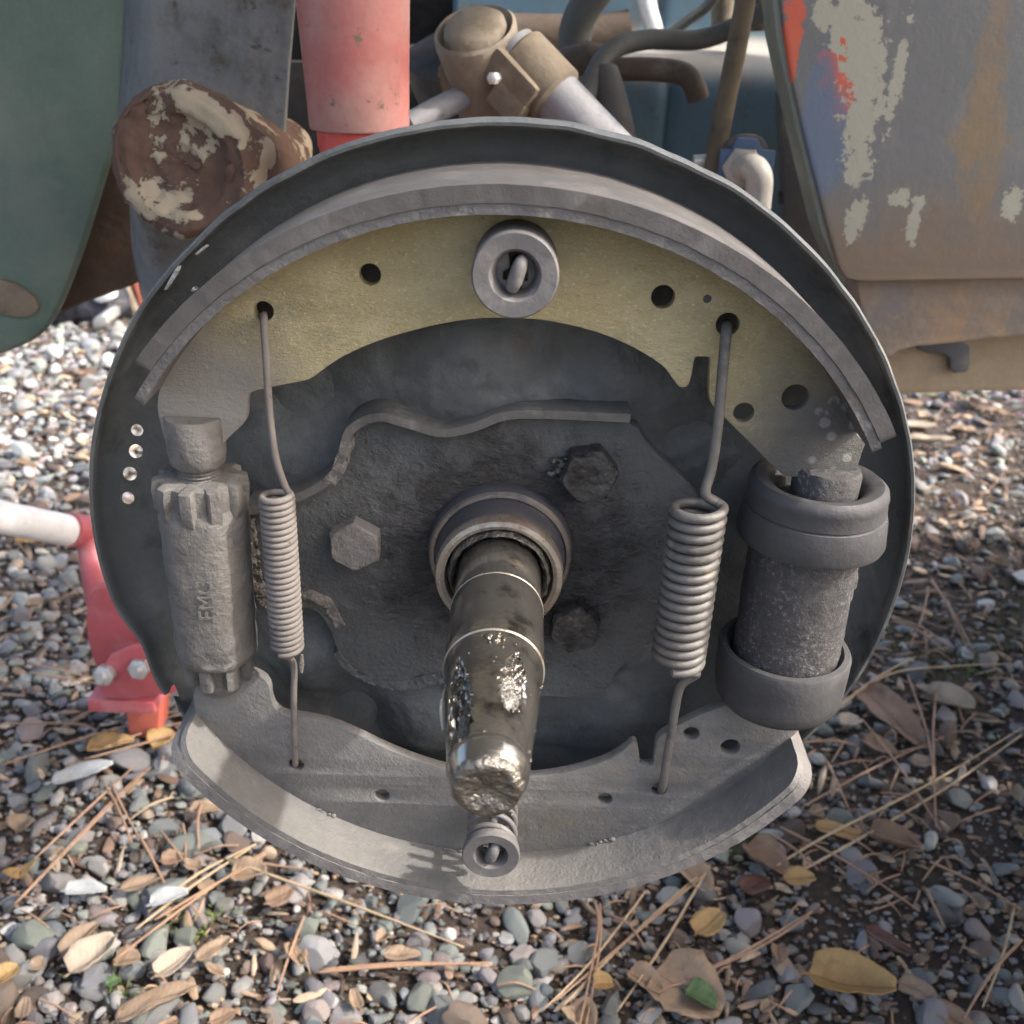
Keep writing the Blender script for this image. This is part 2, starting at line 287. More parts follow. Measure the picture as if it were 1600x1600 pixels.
def m_pebble(rand=True):
    t = NT('pebble stone', 0.72)
    if rand:
        oi = t.n('ShaderNodeObjectInfo'); at_ = oi.outputs['Color']
    else:
        a = t.n('ShaderNodeVertexColor'); a.layer_name = 'Col'; at_ = a.outputs['Color']
    nz = t.noise(90 if rand else 110, 5, 0.65)
    c = t.mix(t.rng(nz, 0.3, 0.7), t.mix(0.45, at_, (0.03, 0.028, 0.026)), at_)
    c = t.mix(t.rng(t.noise(420, 4, 0.7), 0.62, 0.75, 0, 0.5), c, (0.40, 0.38, 0.35))
    t.color(c); t.rough(t.rng(t.noise(60, 3), 0.3, 0.7, 0.5, 0.85)); t.bump(t.noise(320, 5, 0.65), 0.5, 0.0012); return t.m
MT['pebble'] = m_pebble(True); MT['gravel'] = m_pebble(False)

def m_soil():
    t = NT('damp leafy soil', 0.9)
    c = t.mix(t.noise(40, 8, 0.7), (0.030, 0.022, 0.017), (0.105, 0.076, 0.056))
    c = t.mix(t.rng(t.noise(150, 6, 0.7), 0.55, 0.7), c, (0.15, 0.115, 0.085))
    c = t.mix(t.rng(t.noise(9, 5, 0.7), 0.60, 0.72, 0, 0.6), c, (0.06, 0.075, 0.022))
    # far off the single stones are left to the material
    vo = t.n('ShaderNodeTexVoronoi'); vo.inputs['Scale'].default_value = 42; t.t.links.new(t.vec, vo.inputs['Vector'])
    st = t.mix(t.rng(vo.outputs['Distance'], 0.25, 0.6), t.mix(0.75, vo.outputs['Color'], (0.26, 0.25, 0.235)), (0.06, 0.05, 0.042))
    ln = t.n('ShaderNodeVectorMath', operation='LENGTH'); t.t.links.new(t.vec, ln.inputs[0])
    c = t.mix(t.rng(ln.outputs['Value'], 1.2, 2.2), c, st)
    t.color(c); t.bump(t.math('ADD', t.noise(260, 7, 0.7), t.math('MULTIPLY', t.noise(60, 4), 1.5)), 0.9, 0.006); return t.m
MT['soil'] = m_soil()
def m_leaf(name, a, b, spot=(0.12, 0.07, 0.04)):
    t = NT(name, 0.6)
    c = t.mix(t.noise(60, 6, 0.65), a, b)
    c = t.mix(t.rng(t.noise(220, 6, 0.7), 0.62, 0.72), c, spot)
    sep = t.n('ShaderNodeSeparateXYZ'); t.t.links.new(t.vec, sep.inputs[0])
    ay = t.math('ABSOLUTE', sep.outputs['Y']); rib = t.rng(ay, 0.0009, 0.0002)
    vein = t.math('SINE', t.math('MULTIPLY', t.math('SUBTRACT', sep.outputs['X'], t.math('MULTIPLY', ay, 0.9)), 1500.0))
    c = t.mix(t.math('MULTIPLY', rib, 0.5), c, tuple(x * 0.55 for x in a))
    c = t.mix(t.rng(vein, 0.75, 1.0, 0, 0.10), c, tuple(x * 0.6 for x in a))
    c = t.mix(t.rng(t.noise(30, 7, 0.7), 0.50, 0.68, 0, 0.7), c, tuple(x * 0.55 for x in a))
    t.color(c); t.bump(t.math('ADD', t.noise(420, 4), t.math('ADD', t.math('MULTIPLY', vein, 0.10), rib)), 0.6, 0.0008)
    return t.m
MT['leaf_yellow'] = m_leaf('yellow leaf', (0.25, 0.14, 0.045), (0.35, 0.24, 0.10))
MT['leaf_tan'] = m_leaf('tan leaf', (0.19, 0.13, 0.085), (0.29, 0.21, 0.14))
MT['leaf_brown'] = m_leaf('brown leaf', (0.15, 0.09, 0.058), (0.25, 0.165, 0.105))
MT['leaf_pale'] = m_leaf('pale leaf', (0.27, 0.215, 0.16), (0.38, 0.32, 0.25))
MT['leaf_dark'] = m_leaf('dark red brown leaf', (0.06, 0.025, 0.018), (0.11, 0.045, 0.03))
MT['leaf_green'] = m_leaf('green leaf', (0.05, 0.095, 0.035), (0.09, 0.15, 0.055))
MT['foil'] = grimy('pale plastic scrap', (0.34, 0.35, 0.35), [], 0.3, 0.0, (200, 0.4, 0.001))
MT['needle'] = m_leaf('dry pine needle', (0.26, 0.15, 0.09), (0.37, 0.24, 0.155))
MT['needle_pale'] = m_leaf('straw pine needle', (0.36, 0.26, 0.155), (0.45, 0.35, 0.22))
MT['moss'] = grimy('moss sprig', (0.10, 0.15, 0.03), [], 0.8, 0.0, None)

# ------------------------------------------------------------------ mesh helpers
def obj(name, me, mat, parent=None, smooth=40):
    o = bpy.data.objects.new(name, me); C.objects.link(o)
    if mat is not None:
        me.materials.clear(); me.materials.append(MT[mat] if isinstance(mat, str) else mat)
    if smooth:
        me.shade_smooth(); me.set_sharp_from_angle(angle=R(smooth))
    if parent is not None:
        o.parent = parent; o.matrix_parent_inverse = Matrix.Translation(-parent.location)
    return o
def tag(o, label, cat, group=None):
    o['label'] = label; o['category'] = cat
    if group: o['group'] = group
    return o
def thing(name, label, cat, loc=(0, 0, 0), group=None):
    o = bpy.data.objects.new(name, None); C.objects.link(o); o.location = loc; o.empty_display_size = 0.02
    return tag(o, label, cat, group)
def mesh(name, v, f):
    me = bpy.data.meshes.new(name); me.from_pydata([tuple(p) for p in v], [], f); me.update(); return me
def fixn(me):
    bm = bmesh.new(); bm.from_mesh(me); bmesh.ops.recalc_face_normals(bm, faces=bm.faces); bm.to_mesh(me); bm.free(); return me
def frame(d):
    d = Vector(d).normalized(); a = Vector((0, 0, 1)) if abs(d.z) < 0.9 else Vector((1, 0, 0))
    e1 = a.cross(d).normalized(); return d, e1, d.cross(e1)
def lathe(profile, p=(0, 0, 0), d=(0, 1, 0), n=48, wob=0.0, seed=0, rfun=None):
    """surface of revolution; profile [(radius, distance along d)]; open ends are capped by radius 0 points"""
    p = Vector(p); d, e1, e2 = frame(d); v = []; f = []
    for i, (r, t) in enumerate(profile):
        for k in range(n):
            a = 2 * math.pi * k / n; q = max(r, 1e-6)
            if rfun: q = rfun(q, t, a)
            if wob: q *= 1 + wob * mnoise.noise(Vector((math.cos(a) * 2 + seed, math.sin(a) * 2, t * 60)))
            v.append(p + d * t + e1 * (q * math.cos(a)) + e2 * (q * math.sin(a)))
    for i in range(len(profile) - 1):
        for k in range(n):
            a, b = i * n + k, i * n + (k + 1) % n; f.append((a, b, b + n, a + n))
    return fixn(mesh('lathe', v, f))
def tube(pts, r, n=10, caps=True):
    pts = [Vector(p) for p in pts]; rs = r if isinstance(r, (list, tuple)) else [r] * len(pts)
    t = (pts[1] - pts[0]).normalized(); _, e1, _ = frame(t); v = []; f = []
    for i, p in enumerate(pts):
        t = (pts[min(i + 1, len(pts) - 1)] - pts[max(i - 1, 0)]).normalized()
        e1 = (e1 - t * e1.dot(t)).normalized(); e2 = t.cross(e1)
        for k in range(n):
            a = 2 * math.pi * k / n; v.append(p + e1 * (rs[i] * math.cos(a)) + e2 * (rs[i] * math.sin(a)))
    for i in range(len(pts) - 1):
        for k in range(n):
            a, b = i * n + k, i * n + (k + 1) % n; f.append((a, b, b + n, a + n))
    if caps:
        f.append(tuple(range(n - 1, -1, -1))); m = (len(pts) - 1) * n; f.append(tuple(m + k for k in range(n)))
    return mesh('tube', v, f)
def smooth_path(pts, sub=6):
    P = [Vector(p) for p in pts]; out = []
    for i in range(len(P) - 1):
        a, b, c, d = P[max(i - 1, 0)], P[i], P[i + 1], P[min(i + 2, len(P) - 1)]
        for k in range(sub):
            t = k / sub
            out.append(0.5 * ((2 * b) + (c - a) * t + (2 * a - 5 * b + 4 * c - d) * t * t + (3 * b - a - 3 * c + d) * t ** 3))
    out.append(P[-1]); return out
def chaikin(pts, it=2):
    for _ in range(it):
        o = []
        for i in range(len(pts)):
            a, b = pts[i], pts[(i + 1) % len(pts)]
            o.append((a[0] * .78 + b[0] * .22, a[1] * .78 + b[1] * .22)); o.append((a[0] * .22 + b[0] * .78, a[1] * .22 + b[1] * .78))
        pts = o
    return pts
def slab(outline, y0, y1, holes=(), bevel=0.0004, it=2, sub=0):
    """plate in the XZ plane between y0 (front) and y1 with round holes (x, z, r)"""
    cu_ = bpy.data.curves.new('c', 'CURVE'); cu_.dimensions = '2D'; cu_.fill_mode = 'BOTH'
    cu_.extrude = (y1 - y0) / 2 - bevel; cu_.bevel_depth = bevel; cu_.bevel_resolution = 1
    loops = [chaikin(list(outline), it) if it else list(outline)]
    for (hx, hz, hr) in holes:
        loops.append([(hx + (hr + bevel) * math.cos(a * math.pi / 14), hz + (hr + bevel) * math.sin(a * math.pi / 14)) for a in range(28)])
    for lp in loops:
        sp = cu_.splines.new('POLY'); sp.points.add(len(lp) - 1); sp.use_cyclic_u = True
        for i, q in enumerate(lp): sp.points[i].co = (q[0], q[1], 0, 1)
    tmp = bpy.data.objects.new('tmp', cu_); C.objects.link(tmp)
    dg = bpy.context.evaluated_depsgraph_get(); me = bpy.data.meshes.new_from_object(tmp.evaluated_get(dg))
    bpy.data.objects.remove(tmp); bpy.data.curves.remove(cu_)
    me.transform(Matrix(((1, 0, 0, 0), (0, 0, -1, (y0 + y1) / 2), (0, 1, 0, 0), (0, 0, 0, 1))))
    bm = bmesh.new(); bm.from_mesh(me); bmesh.ops.remove_doubles(bm, verts=bm.verts, dist=1e-6)
    if sub: bmesh.ops.subdivide_edges(bm, edges=bm.edges, cuts=sub)
    bm.to_mesh(me); bm.free(); return me
def box(cx, cy, cz, sx, sy, sz, rot=None, bev=0.001):
    bm = bmesh.new(); bmesh.ops.create_cube(bm, size=1)
    for v in bm.verts: v.co = Vector((v.co.x * sx, v.co.y * sy, v.co.z * sz))
    if bev: bmesh.ops.bevel(bm, geom=bm.edges[:], offset=bev, segments=2, affect='EDGES', profile=0.7)
    M = Matrix.Translation((cx, cy, cz)) @ (rot.to_4x4() if rot is not None else Matrix.Identity(4))
    bmesh.ops.transform(bm, matrix=M, verts=bm.verts)
    me = bpy.data.meshes.new('box'); bm.to_mesh(me); bm.free(); return me
def join(*ms):
    bm = bmesh.new()
    for m in ms: bm.from_mesh(m)
    me = bpy.data.meshes.new('j'); bm.to_mesh(me); bm.free(); return me
def rough_up(me, amp, scale, seed=0):
    for v in me.vertices:
        v.co += v.normal * (amp * mnoise.fractal(v.co * scale + Vector((seed, seed * 2, 0)), 0.8, 2.0, 4))
    me.update(); return me
def cut(me, cutters):
    a = bpy.data.objects.new('a', me); C.objects.link(a); tmp = []
    for i, cm in enumerate(cutters):
        b = bpy.data.objects.new('b', cm); C.objects.link(b); tmp.append(b)
        md = a.modifiers.new('m%d' % i, 'BOOLEAN'); md.operation = 'DIFFERENCE'; md.solver = 'EXACT'; md.object = b
    dg = bpy.context.evaluated_depsgraph_get(); out = bpy.data.meshes.new_from_object(a.evaluated_get(dg))
    for b in tmp: bpy.data.objects.remove(b)
    bpy.data.objects.remove(a); return out
def arc_band(cz, r0, r1, y0, y1, a0, a1, n=110, round_=0.0, wob=0.0, seed=0, ny=6):
    """curved bar of rectangular section around the Y axis; angles in degrees from +X, counter-clockwise as seen by the viewer"""
    v = []; f = []; sec = []
    for j in range(ny + 1): sec.append((1, j / ny))
    for j in range(ny + 1): sec.append((0, 1 - j / ny))
    m = len(sec)
    for i in range(n + 1):
        u_ = i / n; u_ = u_ if not round_ else (0.5 - 0.5 * math.cos(math.pi * u_)) * 0.35 + u_ * 0.65
        a = R(a0 + (a1 - a0) * u_)
        for (o, s) in sec:
            rr = r1 if o else r0
            arcd = min(u_, 1 - u_) * abs(R(a1 - a0)) * r1; ins = round_ - math.sqrt(max(0.0, round_ ** 2 - (round_ - arcd) ** 2)) if arcd < round_ else 0.0
            yy = (y0 + ins) + (y1 - y0 - 2 * ins) * s
            w = wob * mnoise.fractal(Vector((a * 18 + seed, s * 3, o * 5)), 0.7, 2, 4) if wob else 0
            rr += w * 0.5
            if s in (0, 1): yy += w
            aa = a
            if i == 0: aa += wob * 5 * mnoise.noise(Vector((seed + o * 3, s * 4, 1)))
            if i == n: aa += wob * 5 * mnoise.noise(Vector((seed + 9 + o * 3, s * 4, 1)))
            v.append(Vector((rr * math.cos(aa), yy, cz + rr * math.sin(aa))))
    for i in range(n):
        for k in range(m):
            a, b = i * m + k, i * m + (k + 1) % m; f.append((a, b, b + m, a + m))
    f.append(tuple(range(m))); f.append(tuple(n * m + k for k in range(m - 1, -1, -1)))
    return fixn(mesh('band', v, f))
def ang(px, py, Y, cz=0.0):
    p = U(px, py, Y); return math.degrees(math.atan2(p.z - cz, p.x))

WEB0, WEB1 = -0.0205, -0.0160          # shoe web front and back faces
SH0, SH1 = -0.041, 0.006               # shoe table / lining front and back

# ================================================================== SETTING: ground
def ground_z(x, y):
    return GROUND - 0.006 + 0.008 * mnoise.fractal(Vector((x * 3, y * 3, 0.3)), 0.9, 2.0, 4) * min(1.0, 0.3 + abs(y))
gv, gf = [], []
xs = sorted(set([-40, -20, -10, -6, -4, 4, 6, 10, 20, 40] + [round(-3 + 0.05 * i, 3) for i in range(121)]))
ys = sorted(set([-30, -15, -8, -4, -2, 6, 8, 12, 20, 40, 60] + [round(-0.9 + 0.05 * i, 3) for i in range(100)]))
for y in ys:
    for x in xs: gv.append((x, y, ground_z(x, y)))
for j in range(len(ys) - 1):
    for i in range(len(xs) - 1):
        a = j * len(xs) + i; gf.append((a, a + 1, a + 1 + len(xs), a + len(xs)))
ground = obj('ground', mesh('ground', gv, gf), 'soil', smooth=180); ground['kind'] = 'structure'
ground['label'] = 'gravel yard with damp dark soil between the pebbles'

# ---- pebbles: a few base shapes; the nearest 300 are objects, the rest one mass
def stone_mesh(seed, sub):
    bm = bmesh.new(); bmesh.ops.create_icosphere(bm, subdivisions=sub, radius=1)
    rs = random.Random(seed); planes = []
    for _ in range(14):
        n = Vector((rs.gauss(0, 1), rs.gauss(0, 1), rs.gauss(0, 1))).normalized(); planes.append((n, rs.uniform(0.55, 0.88)))
    for v in bm.verts:
        for n, d in planes:
            k = v.co.dot(n)
            if k > d: v.co -= n * (k - d) * 0.95
        v.co *= 1 + 0.10 * mnoise.noise(v.co * 1.3 + Vector((seed * 3.1, 0, 0)))
    me = bpy.data.meshes.new('stone'); bm.to_mesh(me); bm.free(); return me
NB = 14
near_st = [stone_mesh(i, 3) for i in range(NB)]
far_st = [stone_mesh(i, 2) for i in range(NB)]
for m in near_st:
    m.materials.append(MT['pebble']); m.shade_smooth(); m.set_sharp_from_angle(angle=R(26))
FV = [np.array([v.co[:] for v in m.vertices]) for m in far_st]
FF = [np.array([p.vertices[:] for p in m.polygons]) for m in far_st]
PAL = [((0.175, 0.190, 0.180), 5), ((0.235, 0.235, 0.230), 5), ((0.150, 0.165, 0.170), 4), ((0.30, 0.285, 0.27), 4), ((0.105, 0.105, 0.108), 3), ((0.205, 0.195, 0.205), 3),
       ((0.28, 0.215, 0.155), 1.1), ((0.155, 0.11, 0.088), 1.5), ((0.25, 0.208, 0.195), 1.8), ((0.43, 0.41, 0.385), 1.6), ((0.085, 0.062, 0.05), 1.5), ((0.20, 0.22, 0.185), 2)]
LITTER = [(0.23, 0.15, 0.10), (0.16, 0.10, 0.07), (0.36, 0.25, 0.16), (0.10, 0.065, 0.048), (0.44, 0.34, 0.24)]
pw = np.array([w for _, w in PAL]); pw = pw / pw.sum()
def in_view(p, mx=0.30):
    d = p - CP; z = d.dot(cf)
    if z < 0.05: return False
    return abs(d.dot(cr) / z) < 0.5 + mx and -0.5 - mx < d.dot(cu) / z < 0.5 + mx
cand = []
y = -0.16
def density(x, y):   # the right side is bare damp soil with scattered stones
    s = x / (0.38 + 0.75 * max(y - 0.05, 0.0))
    k = 1.0 - 0.62 * max(0.0, min(1.0, (s - 0.05) / 0.45)) 
    if y < 0.2 and s > 0.05: k = max(k, 0.72 - (y - 0.05) * 2.2)
    return k
while y < 3.4:
    step = 0.0104 * (1 + 0.35 * max(0, y - 0.6))
    half = 0.60 + 0.80 * (y + 0.1)
    x = -half
    while x < half:
        px_, py_ = x + rng.normal(0, step * 0.45), y + rng.normal(0, step * 0.45)
        x += step
        if rng.random() > density(px_, py_): continue
        s = float(np.clip(rng.lognormal(math.log(0.0052), 0.45), 0.0024, 0.0150)) * (1 + 0.30 * max(0, y - 0.6))
        P = Vector((px_, py_, GROUND))
        if not in_view(P): continue
        cand.append((px_, py_, s))
    y += step * 0.95
def st_color():
    c = np.array(PAL[rng.choice(len(PAL), p=pw)][0]); return np.clip(c * rng.uniform(0.75, 1.3) * (1 + rng.normal(0, 0.022, 3)), 0.02, 0.7)
def covered(P):      # hidden behind the brake: not worth a separate object
    d = P - CP; t = (0 - CP.y) / d.y; q = CP + d * t
    return math.hypot(q.x, q.z) < 0.150 or (abs(q.x) < 0.11 and -0.162 < q.z < -0.1)
order = sorted(range(len(cand)), key=lambda i: -(cand[i][2] / (Vector((cand[i][0], cand[i][1], GROUND)) - CP).length) * (0 if covered(Vector((cand[i][0], cand[i][1], GROUND))) else 1))
single = set([i for i in order if in_view(Vector((cand[i][0], cand[i][1], GROUND)), 0.01)][:300])
VV, FFs, CC = [], [], []; off = 0
from mathutils import Euler
for i, (x, y, s) in enumerate(cand):
    k = int(rng.integers(NB)); e = Euler((rng.uniform(0, 0.5), rng.uniform(0, 0.5), rng.uniform(0, 6.28)))
    sc = Vector((s * rng.uniform(0.95, 1.55), s * rng.uniform(0.75, 1.05), s * rng.uniform(0.45, 0.8)))
    z = ground_z(x, y) + sc.z * rng.uniform(0.15, 0.8) + 0.002
    col = st_color() * (1.0 + 0.55 * min(1.0, max(0.0, (y - 0.55) / 0.5)))      # sunlit brightness of the far ground put into the stone colour
    if i not in single and rng.random() < (0.20 if x < 0.08 else 0.42):      # bark chips and leaf crumbs between the stones
        sc = Vector((s * rng.uniform(1.4, 2.6), s * rng.uniform(0.35, 0.8), s * rng.uniform(0.12, 0.3)))
        z = ground_z(x, y) + rng.uniform(0.002, 0.009); col = np.array(LITTER[rng.integers(5)]) * rng.uniform(0.7, 1.25)
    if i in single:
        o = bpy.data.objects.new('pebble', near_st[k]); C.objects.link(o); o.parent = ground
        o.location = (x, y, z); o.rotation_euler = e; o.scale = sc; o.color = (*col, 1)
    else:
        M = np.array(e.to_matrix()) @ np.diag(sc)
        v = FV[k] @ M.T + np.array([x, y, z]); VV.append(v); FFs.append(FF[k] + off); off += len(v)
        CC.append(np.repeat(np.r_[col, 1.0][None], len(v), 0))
gb = bmesh.new(); bmesh.ops.create_icosphere(gb, subdivisions=1, radius=1); gV = np.array([v.co[:] for v in gb.verts]); gF = np.array([[v.index for v in f.verts] for f in gb.faces]); gb.free()
for i in range(30000):
    yy = 0.0 + 1.3 * rng.random() ** 1.6; xx = rng.uniform(-1, 1) * (0.36 + 0.62 * (yy + 0.1))
    if not in_view(Vector((xx, yy, GROUND))): continue
    s_ = rng.uniform(0.0010, 0.0030); zz = ground_z(xx, yy) + s_ * 0.4 + 0.0015
    col = (st_color() if rng.random() < 0.6 else np.array(LITTER[rng.integers(5)])) * rng.uniform(0.6, 1.1)
    v = gV * np.array([s_ * rng.uniform(0.7, 1.8), s_ * rng.uniform(0.6, 1.2), s_ * rng.uniform(0.5, 1)]) * (1 + rng.normal(0, 0.12, (len(gV), 1))) + np.array([xx, yy, zz])
    VV.append(v); FFs.append(gF + off); off += len(v); CC.append(np.repeat(np.r_[col, 1.0][None], len(v), 0))
VV = np.concatenate(VV); FFs = np.concatenate(FFs); CC = np.concatenate(CC)
gm = bpy.data.meshes.new('gravel'); gm.vertices.add(len(VV)); gm.vertices.foreach_set('co', VV.ravel().astype(np.float32))
gm.loops.add(len(FFs) * 3); gm.loops.foreach_set('vertex_index', FFs.ravel().astype(np.int32))
gm.polygons.add(len(FFs)); gm.polygons.foreach_set('loop_start', np.arange(0, len(FFs) * 3, 3, dtype=np.int32))
gm.update(calc_edges=True)
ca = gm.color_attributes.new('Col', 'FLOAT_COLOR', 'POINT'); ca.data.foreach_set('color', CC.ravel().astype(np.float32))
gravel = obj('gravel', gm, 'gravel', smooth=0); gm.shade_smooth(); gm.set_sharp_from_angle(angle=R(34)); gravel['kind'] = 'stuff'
gravel['label'] = 'mixed grey and tan gravel covering the yard'

# ================================================================== VEHICLE BODY
truck = thing('vehicle_body', 'weathered old vehicle body with green, grey and blue panels around the brake', 'vehicle', (0, 0.4, 0))
def panel(name, pts, Y0, Y1, mat, it=1, bevel=0.002, rough=0.0, sub=0, parent=truck):
    me = slab(U2(pts, Y0), Y0, Y1, bevel=bevel, it=it, sub=sub)
    if rough: rough_up(me, rough, 12)
    return obj(name, me, mat, parent)
# right body panel with its folded return edge, sill and sandy beam below
panel('side_panel', [(1215, -120), (1300, -260), (3300, -260), (3300, 300), (3280, 400), (2600, 424), (1720, 428), (1420, 433), (1345, 434), (1322, 428), (1305, 370), (1268, 225), (1238, 90)], PANEL_Y, PANEL_Y + 0.012, 'side_panel', it=1, bevel=0.003)
panel('return_edge', [(1211, -110), (1230, 60), (1262, 205), (1300, 360), (1317, 426), (1325, 428), (1312, 428), (1285, 360), (1248, 205), (1216, 60), (1198, -110)], PANEL_Y + 0.004, PANEL_Y + 0.035, 'edge_green', it=0, bevel=0.001)
panel('sill', [(1346, 436), (1430, 435), (1720, 428), (3200, 428), (3200, 500), (1720, 514), (1560, 521), (1500, 530), (1410, 538), (1388, 556), (1372, 540), (1352, 480)], PANEL_Y + 0.014, PANEL_Y + 0.045, 'sill', it=1, bevel=0.003)
panel('sill_lip', [(1310, 430), (1352, 432), (1350, 520), (1310, 470)], PANEL_Y + 0.06, PANEL_Y + 0.08, 'edge_green', it=0)
panel('lower_beam', [(1300, 520), (1720, 505), (3100, 495), (3100, 585), (1720, 598), (1500, 603), (1398, 607), (1300, 600)], PANEL_Y + 0.05, PANEL_Y + 0.10, 'beam', it=0, bevel=0.006)
panel('beam_clip', [(1440, 532), (1512, 534), (1514, 578), (1490, 580), (1489, 552), (1440, 546)], PANEL_Y + 0.042, PANEL_Y + 0.0495, 'dark_clip', it=1, bevel=0.002)
# green fender on the left, brown underside behind it
panel('green_fender', [(-160, -900), (196, -900), (192, -500), (190, -200), (188, -60), (186, 40), (180, 130), (165, 205), (138, 300), (108, 400), (72, 490), (40, 528), (-60, 560), (-160, 590)], 0.30, 0.315, 'green', it=2, bevel=0.005)
panel('fender_patch', [(-60, 432), (10, 440), (48, 462), (60, 484), (36, 496), (-10, 486), (-60, 470)], 0.2965, 0.301, 'tan_dust', it=2, bevel=0.001)
panel('fender_underside', [(150, 150), (230, 300), (240, 400), (218, 428), (95, 472), (50, 500), (30, 420), (90, 260)], 0.345, 0.375, 'brown_in', it=1, bevel=0.006)
# grey chassis leg
def chassis():
    v = []; f = []; rows = [(-160, 205, 480), (0, 200, 462), (110, 196, 452), (200, 194, 446), (280, 204, 440), (340, 212, 430), (420, 216, 420), (480, 232, 410), (560, 262, 400)]
    n = 26
    for (py, xl, xr) in rows:
        for k in range(n + 1):
            s = k / n; px = xl + (xr - xl) * s
            dep = 0.262 + 0.030 * (1 - min(1, s / 0.16)) ** 2
            if py > 330: dep += 0.035 * min(1, (py - 330) / 60)
            v.append(U(px, py, dep))
    for j in range(len(rows) - 1):
        for k in range(n):
            a = j * (n + 1) + k; f.append((a, a + 1, a + n + 2, a + n + 1))
    me = mesh('ch', v, f); bm = bmesh.new(); bm.from_mesh(me)
    bmesh.ops.subdivide_edges(bm, edges=bm.edges, cuts=3, use_grid_fill=True, smooth=0.0)
    bm.to_mesh(me); bm.free(); me.update(); rough_up(me, 0.0016, 25)
    ob = obj('chassis_leg', me, 'frame_grey', truck, 60); md = ob.modifiers.new('s', 'SOLIDIFY'); md.thickness = 0.006; md.offset = 0
    return ob
chassis()
def stub():
    c = U(286, 255, 0.205); d = Vector((-0.16, -1.0, 0.16)).normalized()
    rr = (U(418, 252, 0.205) - U(186, 252, 0.205)).length / 2
    prof = [(rr * 0.98, -0.09), (rr * 1.0, -0.03), (rr * 1.03, -0.005), (rr * 0.99, 0.004), (rr * 0.9, 0.007), (rr * 0.72, 0.007), (rr * 0.62, 0.004), (rr * 0.45, 0.002), (rr * 0.3, 0.003), (rr * 0.12, 0.001), (0, 0.0)]
    fine = []
    for (a, b), (a2, b2) in zip(prof[:-1], prof[1:]):
        for k in range(4): fine.append((a + (a2 - a) * k / 4, b + (b2 - b) * k / 4))
    fine.append(prof[-1])
    me = lathe(fine, c, d, 72, rfun=lambda q, t, a: q * (1 + 0.05 * math.cos(2 * a + 0.7) + 0.03 * math.cos(3 * a)))
    rough_up(me, 0.0042, 38, 3)
    return obj('cross_tube_stub', me, 'stub', truck, 60)
stub()
# blue inner panel: rounded ledge, wall above it, dark opening
def blue_wall():
    v, f = [], []
    zt = U(1050, 92, 0.50).z
    prof = [(0.50, zt - 0.30), (0.50, zt - 0.15), (0.50, zt - 0.03)] + [(0.50 + 0.03 * (1 - math.cos(a * math.pi / 16)), zt - 0.03 + 0.03 * math.sin(a * math.pi / 16)) for a in range(1, 9)] + [(0.60, zt + 0.003)] + [(0.60 + 0.02 * math.sin(a * math.pi / 8), zt + 0.003 + 0.02 * (1 - math.cos(a * math.pi / 8))) for a in range(1, 5)] + [(0.625, zt + 0.08), (0.63, zt + 0.2)]
    x0, x1 = U(690, 200, 0.5).x, U(1330, 200, 0.5).x; n = 60
    for i in range(n + 1):
        x = x0 + (x1 - x0) * i / n
        for (yy, zz) in prof:
            lump = 0.004 * mnoise.noise(Vector((x * 9, yy * 9, zz * 9)))
            seam = 0.004 * math.exp(-((x - U(1040, 200, 0.5).x) / 0.004) ** 2)
            v.append((x, yy + lump + seam, zz + lump - 0.035 * max(0, (-x + 0.05)) * 2))
    m = len(prof)
    for i in range(n):
        for k in range(m - 1): f.append((i * m + k, i * m + k + 1, i * m + m + k + 1, i * m + m + k))
    ob = obj('inner_fender', fixn(mesh('iw', v, f)), 'blue_wall', truck, 60)
    md = ob.modifiers.new('s', 'SOLIDIFY'); md.thickness = 0.003; md.offset = 0
blue_wall()
panel('shade_sheet', [(400, -200), (1060, -200), (1050, 60), (900, 110), (400, 120)], 0.66, 0.68, 'cavity_shade', it=0)  # near-black sheet paints the shade seen through the opening
panel('lower_shade_sheet', [(400, 100), (960, 100), (960, 420), (400, 420)], 0.60, 0.62, 'cavity_shade', it=0)  # dark sheet coloured as shade, closing the view to the ground behind
panel('wheel_well_wall', [(1225, 150), (1330, 150), (1400, 480), (1240, 520)], 0.42, 0.44, 'dark_clip', it=0)
# unseen blockers added out of frame to shade the brake, bay and ground
def blocker_arch():  # unseen curved sheet, cut short to block sun from the upper shoe
    v, f = [], []; prof = [(0.30, 0.0), (0.10, 0.02), (-0.06, 0.02), (-0.13, 0.0), (-0.15, -0.02), (-0.155, -0.05)]
    n = 30
    for i in range(n + 1):
        a = R(150 - 92 * i / n)
        for (yy, dr) in prof:
            rr = 0.66 + dr; v.append((0.02 + rr * math.cos(a) * 1.05, yy, 0.02 + rr * math.sin(a)))
    m = len(prof)
    for i in range(n):
        for k in range(m - 1): f.append((i * m + k, i * m + k + 1, i * m + m + k + 1, i * m + m + k))
    ob = obj('arch_sun_blocker', fixn(mesh('blocker_arch', v, f)), 'green', truck, 40); md = ob.modifiers.new('s', 'SOLIDIFY'); md.thickness = 0.003
blocker_arch()
obj('ground_sun_blocker', box(1.15, 0.01, -0.06, 1.5, 0.54, 0.03, bev=0.008), 'sill', truck)  # unseen slab added to shade the ground on the right
obj('rear_sun_blocker', box(1.25, 0.52, -0.06, 1.34, 0.46, 0.03, bev=0.008), 'brown_in', truck)  # unseen slab added to carry that ground shade further back
obj('bay_sky_blocker', box(0.20, 0.41, 0.32, 0.76, 0.18, 0.014, bev=0.005), 'green', truck)  # unseen plate added overhead to darken the bay behind the brake

